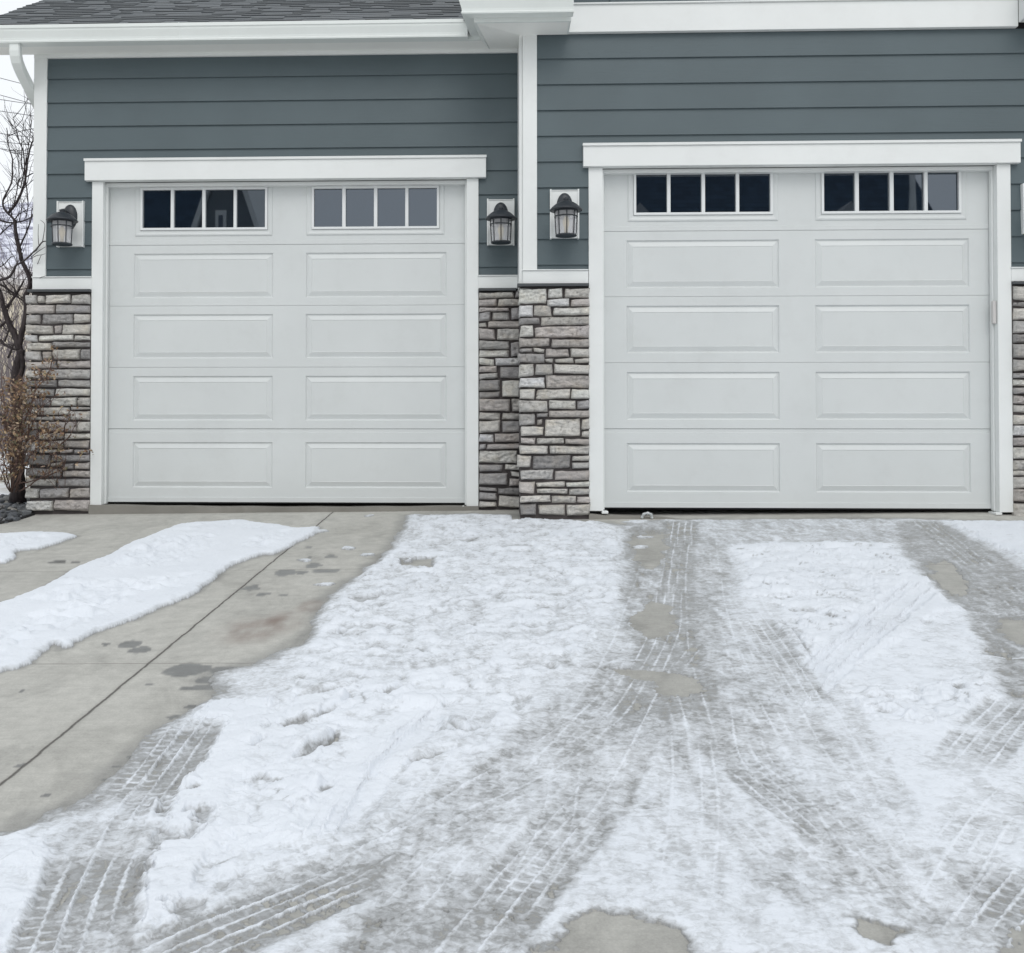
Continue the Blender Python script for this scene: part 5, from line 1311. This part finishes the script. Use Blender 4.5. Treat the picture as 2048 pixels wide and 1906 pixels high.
# gravel bed beside the corner pier
def gravel():
    r = random.Random(5)
    mb = MB()
    ico = bmesh.new()
    bmesh.ops.create_icosphere(ico, subdivisions=2, radius=1)
    vs0 = [v.co.copy() for v in ico.verts]
    fs0 = [tuple(v.index for v in f.verts) for f in ico.faces]
    ico.free()
    n = 0
    while n < 620:
        x, y = r.uniform(-1.7, -.57), r.uniform(-.60, .75)
        if not bed_in(x, y, -.005): continue
        n += 1
        s = r.uniform(.018, .042)
        sx, sy, sz = s * r.uniform(.8, 1.4), s * r.uniform(.8, 1.3), s * r.uniform(.5, .85)
        a = r.uniform(0, 6.28)
        k = r.uniform(.5, 1.25)
        mb.col = r.choice([(.17 * k, .18 * k, .19 * k), (.22 * k, .22 * k, .22 * k), (.12 * k, .13 * k, .145 * k), (.30 * k, .29 * k, .27 * k)])
        ox = r.uniform(0, 99)
        z = gz(x, y) + max(0, (y + .1)) * .02 + r.uniform(-.004, .030)
        vs = []
        for v in vs0:
            q = 1 + .22 * math.sin(v.x * 3.1 + ox) * math.cos(v.y * 2.7 + ox * 2) + .12 * math.sin(v.z * 5 + ox * 3)
            X, Y, Z = v.x * sx * q, v.y * sy * q, v.z * sz * q
            vs.append((x + X * math.cos(a) - Y * math.sin(a), y + X * math.sin(a) + Y * math.cos(a), z + Z))
        mb.add(vs, fs0)
    o = mb.build('gravel', M['gravel'], None, 0, False)
    tag(o, 'dark grey gravel in the bed beside the corner stone pier', 'gravel', kind='stuff')
    b = MB()
    pts = []
    for i in range(60):
        a = -math.pi * .92 + i / 59 * math.pi * 1.02
        c, s = math.cos(a), math.sin(a)
        px_ = -1.55 + 1.0 * math.copysign(abs(c) ** (1 / 3), c)
        py_ = .5 + 1.06 * math.copysign(abs(s) ** (1 / 3), s)
        if py_ > .02 and px_ > -1: continue
        pts.append((px_, py_, gz(px_, py_) + .004))
    b.tube(pts, .014, 8)
    o = b.build('bed_edging', M['rubber'], None, 0, True)
    tag(o, 'black plastic edging curving round the gravel bed', 'edging')
gravel()
def back_snow():
    ax, ay = np.linspace(-2.6, -.60, 90), np.linspace(.18, 1.6, 70)
    X, Y = np.meshgrid(ax, ay)
    x, y = X.ravel(), Y.ravel()
    sd = np.minimum(y - .28 + .06 * fbm(x, y, 5, 3, 500), 1.5 - y)
    z = gz(x, y * 0) + .01 + .07 * np.sqrt(np.clip(sd / .2, 0, 1)) + .012 * fbm(x, y, 6, 3, 510)
    keep = sd > 0
    i = np.arange(len(x)).reshape(X.shape)
    F = np.stack([i[:-1, :-1], i[:-1, 1:], i[1:, 1:], i[1:, :-1]], -1).reshape(-1, 4)
    F = F[keep[F].all(1)]
    used = np.unique(F)
    mp = np.full(len(x), -1)
    mp[used] = np.arange(len(used))
    o = mesh_np('snow_patch', np.stack([x, y, z], -1)[used], mp[F], M['softsnow'], {'cover': np.full(len(used), .95, np.float32)})
    tag(o, 'snow patch lying behind the gravel around the tree foot', 'snow patch')
back_snow()

# bare tree ------------------------------------------------------------------
def tree():
    r = random.Random(21)
    t = empty('bare_tree', (-.78, .28, .02))
    tag(t, 'dark leafless tree with forked trunk beside the left corner of the house', 'tree')
    tr_, tw = MB(), MB()
    def wig(pts, r0, r1, n):
        sm = smooth_line([p for p in pts], 4) if len(pts) > 2 else pts
        k = len(sm) - 1
        out = [Vector(p) + Vector((r.uniform(-1, 1), r.uniform(-1, 1), 0)) * (r0 * .10) for p in sm]
        return out, [r0 + (r1 - r0) * i / k for i in range(k + 1)]
    def smooth3(pts): return pts
    first = True
    for (pts, r0, r1) in TREE:
        p, rr = wig(pts, r0, r1, 4)
        if first:
            p[0].z -= .06
            rr[0] *= 1.25
            first = False
        (tr_ if r0 > .012 else tw).tube(p, rr, 9 if r0 > .012 else 5)
        # side twigs
        ln = sum((p[i + 1] - p[i]).length for i in range(len(p) - 1))
        for q in range(int(ln / (.036 if r0 < .03 else .07))):
            i = r.randrange(0, len(p))
            if p[i].z < .75: continue
            d = Vector((r.uniform(-1, .7), r.uniform(-.6, .8), r.uniform(-.1, 1.1))).normalized()
            s = p[i].copy()
            L_ = r.uniform(.08, .38)
            tp = [s.copy()]
            for k in range(4):
                s = s + d * L_ / 4
                d = (d + Vector((r.uniform(-.4, .4), r.uniform(-.4, .4), r.uniform(-.15, .35)))).normalized()
                tp.append(s.copy())
            if any(v.y < .16 and v.x > -.66 for v in tp) or any(v.x > -.625 for v in tp): continue
            rb = min(r0 * .5, r.uniform(.0018, .004))
            tw.tube(tp, [rb, rb * .8, rb * .65, rb * .5, rb * .3], 4, False)
            if r.random() < .6:
                s2 = tp[2].copy()
                d2 = (d + Vector((r.uniform(-1, .6), r.uniform(-.5, .5), r.uniform(-.3, .8)))).normalized()
                tw.tube([s2, s2 + d2 * L_ * .3, s2 + d2 * L_ * .55 + Vector((0, 0, .02))], [rb * .6, rb * .4, rb * .25], 4, False)
    tr_.build('trunk', M['bark'], t, 0, True)
    tw.build('crown', M['bark'], t, 0, True)
tree()

def shrub():
    r = random.Random(8)
    s = empty('shrub', (-.72, -.05, .0))
    tag(s, 'twiggy shrub with dry brown leaves in front of the corner stone pier', 'shrub')
    st, lf = MB(), MB()
    tips = []
    for (pts, r0, r1) in SHR:
        sm = [Vector(p) + Vector((r.uniform(-.004, .004), r.uniform(-.01, .01), r.uniform(-.004, .004))) for p in smooth_line(pts, 4)]
        k = len(sm) - 1
        st.tube(sm, [r0 + (r1 - r0) * i / k for i in range(k + 1)], 6)
        for q in range(9):
            i = r.randrange(k // 3, k + 1)
            d = Vector((r.uniform(-.8, .8), r.uniform(-.5, .5), r.uniform(-.1, 1))).normalized()
            L_ = r.uniform(.04, .16)
            a = sm[i]
            b = a + d * L_ * .5
            c = b + (d + Vector((r.uniform(-.5, .5), 0, r.uniform(-.2, .5)))).normalized() * L_ * .5
            st.tube([a, b, c], [.0018, .0013, .0008], 4, False)
            tips.append(c)
    pal = [(.27, .165, .095), (.34, .22, .125), (.20, .125, .09), (.40, .29, .17), (.22, .20, .12), (.48, .37, .26), (.17, .11, .085), (.36, .27, .20)]
    def leaf(c):
        a, b = r.uniform(0, 6.28), r.uniform(-1.2, 1.2)
        l, w_ = r.uniform(.008, .021), r.uniform(.005, .011)
        d = Vector((math.cos(a) * math.cos(b), math.sin(a) * math.cos(b), math.sin(b)))
        o = d.orthogonal().normalized()
        n = d.cross(o)
        k = r.uniform(.7, 1.2)
        mb_c = r.choice(pal)
        lf.col = tuple(q * k for q in mb_c)
        lf.add([c - d * l, c + o * w_ + n * .003, c + d * l, c - o * w_ + n * .003], [(0, 1, 2), (0, 2, 3)])
    for (x, z, rx, rz, n) in LEAFC:
        for i in range(int(n * .62)):
            a, q = r.uniform(0, 6.28), math.sqrt(r.random())
            X = x + rx * q * math.cos(a)
            Y = -.14 + r.uniform(-.14, .14)
            if X < -.66: Y = r.uniform(-.25, .25)
            leaf(Vector((X, Y, z + rz * q * math.sin(a))))
        for i in range(n // 12):
            a, q = r.uniform(0, 6.28), math.sqrt(r.random())
            c = Vector((x + rx * q * math.cos(a), -.14 + r.uniform(-.12, .1), z + rz * q * math.sin(a)))
            d = Vector((r.uniform(-.6, .6), r.uniform(-.3, .3), r.uniform(.2, 1))).normalized() * r.uniform(.03, .08)
            st.tube([c - d, c + Vector((r.uniform(-.008, .008), 0, 0)), c + d], [.0016, .0013, .0008], 4, False)
    for i in range(150):
        c = Vector((r.uniform(-.98, -.62), r.uniform(-.2, .22), r.uniform(.05, .75)))
        if i % 4 == 0: c = Vector((r.uniform(-.62, -.25), r.uniform(-.26, -.08), r.uniform(.1, .75)))
        d = Vector((r.uniform(-.5, .5), r.uniform(-.3, .2), r.uniform(.4, 1))).normalized()
        p_ = [c]
        for k in range(4):
            c = c + d * r.uniform(.03, .085)
            d = (d + Vector((r.uniform(-.5, .5), r.uniform(-.3, .3), r.uniform(-.2, .3)))).normalized()
            p_.append(c)
        st.tube(p_, [.0024, .0020, .0016, .0012, .0007], 4, False)
    for c in tips:
        for i in range(2): leaf(c + Vector((r.uniform(-.01, .01), r.uniform(-.01, .01), r.uniform(-.01, .01))))
    st.build('stems', M['twig'], s, 0, True)
    lf.build('leaves', M['leaf'], s)
shrub()

# overhead lines behind the house
M['wire'] = paint('grey_wire', (.10, .10, .115), .6)
names = ['topmost overhead line crossing the sky below the gutter', 'overhead line, upper of the close pair below the topmost line', 'overhead line, lower of the close pair below the topmost line',
         'overhead line alone in the middle gap of the sky strip', 'overhead line, upper of the lowest three by the twig tips', 'overhead line, middle of the lowest three by the twig tips',
         'lowest overhead line, running through the upper twigs']
for (x, z, s), lab in zip(WIRE, names):
    mb = MB()
    pts = []
    for i in range(41):
        t = i / 40 * 2 - 1
        X = x + 30 * t
        pts.append((X, 26, z + s * (X - x) + .0016 * (X - x) ** 2))
    mb.tube(pts, .011, 5, False)
    tag(mb.build('power_line', M['wire'], None, 0, True), lab, 'power line', 'overhead lines in the sky strip')

# houses across the street, seen in the garage windows ---------------------------
M['nroof'] = toned('slate_dark_shingle', .9, .3, 3, .01)
M['nwall'] = paint('grey_neighbour_siding', (.16, .18, .19), .6, 0, .1)
M['nwall2'] = paint('pale_neighbour_siding', (.36, .37, .38), .6, 0, .1)
def house_a():
    h = empty('neighbour_house', (12, -31, -1))
    tag(h, 'wide dark roofed house across the street, mirrored in the right garage door', 'house')
    y0, zb = -26.7, -1
    w_ = MB()
    w_.box(5.9, 18.0, y0 - 10.4, y0 - .5, zb, 5.3)
    w_.add([(18.0, y0 - .5, 5.3), (18.0, y0 - 10.4, 5.3), (18.0, y0 - 5.5, 10.2), (17.9, y0 - .5, 5.3), (17.9, y0 - 10.4, 5.3), (17.9, y0 - 5.5, 10.2)], [(0, 1, 2), (5, 4, 3)])
    w_.build('wall', M['nwall2'], h)
    rf = MB()
    rf.col = (.030, .040, .052)
    rf.prism([(y0, 5.15), (y0 - 5.5, 10.65), (y0 - 11, 5.15), (y0 - 11, 5.35), (y0 - 5.5, 10.86), (y0, 5.35)], 'x', 5.4, 18.5)
    r = random.Random(3)
    for j in range(28):
        z = 5.36 + j * .19
        for k in range(44):
            g = r.uniform(.8, 1.3)
            rf.col = (.045 * g, .075 * g, .115 * g)
            x = 5.4 + k * .298
            ya = y0 - (z - 5.36)
            rf.add([(x, ya, z + .02), (x + .298, ya, z + .02), (x + .298, ya - .19, z + .20), (x, ya - .19, z + .20)], [(0, 1, 2, 3)])
    ro = rf.build('roof', M['nroof'], h)
    for X in (15.2, 8.0):
        d = MB()
        d.prism([(X - 1.3, 7.1), (X + 1.3, 7.1), (X, 8.45)], 'y', y0 - 4, y0 - 1.7)
        d.build('dormer', M['nwall2'], h)
    v = MB()
    v.lathe([(.34, 0), (.33, .05), (.13, .12), (.10, .9), (.10, 1.5), (0, 1.5)], (17.75, y0 - 2.9, 8.25), 14)
    v.build('roof_vent', M['white'], h, 0, True)
    for X in (7.5, 10.5, 13.5, 16):
        f = MB()
        f.box(X - .7, X + .7, y0 - .52, y0 - .44, 2.2, 3.8)
        fo = f.build('window', M['white'], h)
        g = MB()
        g.box(X - .58, X + .58, y0 - .445, y0 - .43, 2.3, 3.7)
        g.build('pane', M['glass'], fo)
house_a()
def house_b():
    h = empty('neighbour_house', (-9, -26, -1))
    tag(h, 'steep gabled house across the street, mirrored in the left garage door', 'house')
    y0, zb = -23.8, -1
    X, za = -5.4, 9.46
    w_ = MB()
    w_.prism([(X - 2.0, zb), (X + 2.0, zb), (X + 2.0, 3.63), (X, za), (X - 2.0, 3.63)], 'y', y0 - 6, y0)
    w_.box(-17, X - 2.01, y0 - 9, y0 - 1.6, zb, 4.6)
    w_.build('wall', M['nwall'], h)
    tr_ = MB()
    for s in (-1, 1):
        a, b = (X + s * 2.12, 3.36), (X, za + .14)
        tr_.prism([a, (a[0] + s * .16, a[1]), (b[0] + .0 + s * .16, b[1]), b], 'y', y0 - 6, y0 + .18)
    tr_.build('rake_board', M['white'], h)
    rf = MB()
    r = random.Random(4)
    rf.col = (.030, .040, .052)
    rf.prism([(y0 - 1.2, 4.4), (y0 - 5.4, 10.6), (y0 - 9.6, 4.4), (y0 - 9.6, 4.6), (y0 - 5.4, 10.8), (y0 - 1.2, 4.6)], 'x', -17.4, X - .1)
    for j in range(26):
        for k in range(38):
            g = r.uniform(.8, 1.3)
            rf.col = (.045 * g, .075 * g, .115 * g)
            x = -17.4 + k * .31
            t = j * .23
            ya, z = y0 - 1.2 - t * .677, 4.62 + t
            rf.add([(x, ya, z), (x + .31, ya, z), (x + .31, ya - .155, z + .235), (x, ya - .155, z + .235)], [(0, 1, 2, 3)])
    rf.build('roof', M['nroof'], h)
    f = MB()
    f.box(X - .34, X + .0, y0 + .001, y0 + .07, 5.6, 7.46)
    fo = f.build('window', M['white'], h)
    g = MB()
    g.box(X - .24, X - .10, y0 + .071, y0 + .08, 5.8, 7.3)
    g.build('pane', M['glass'], fo)
house_b()
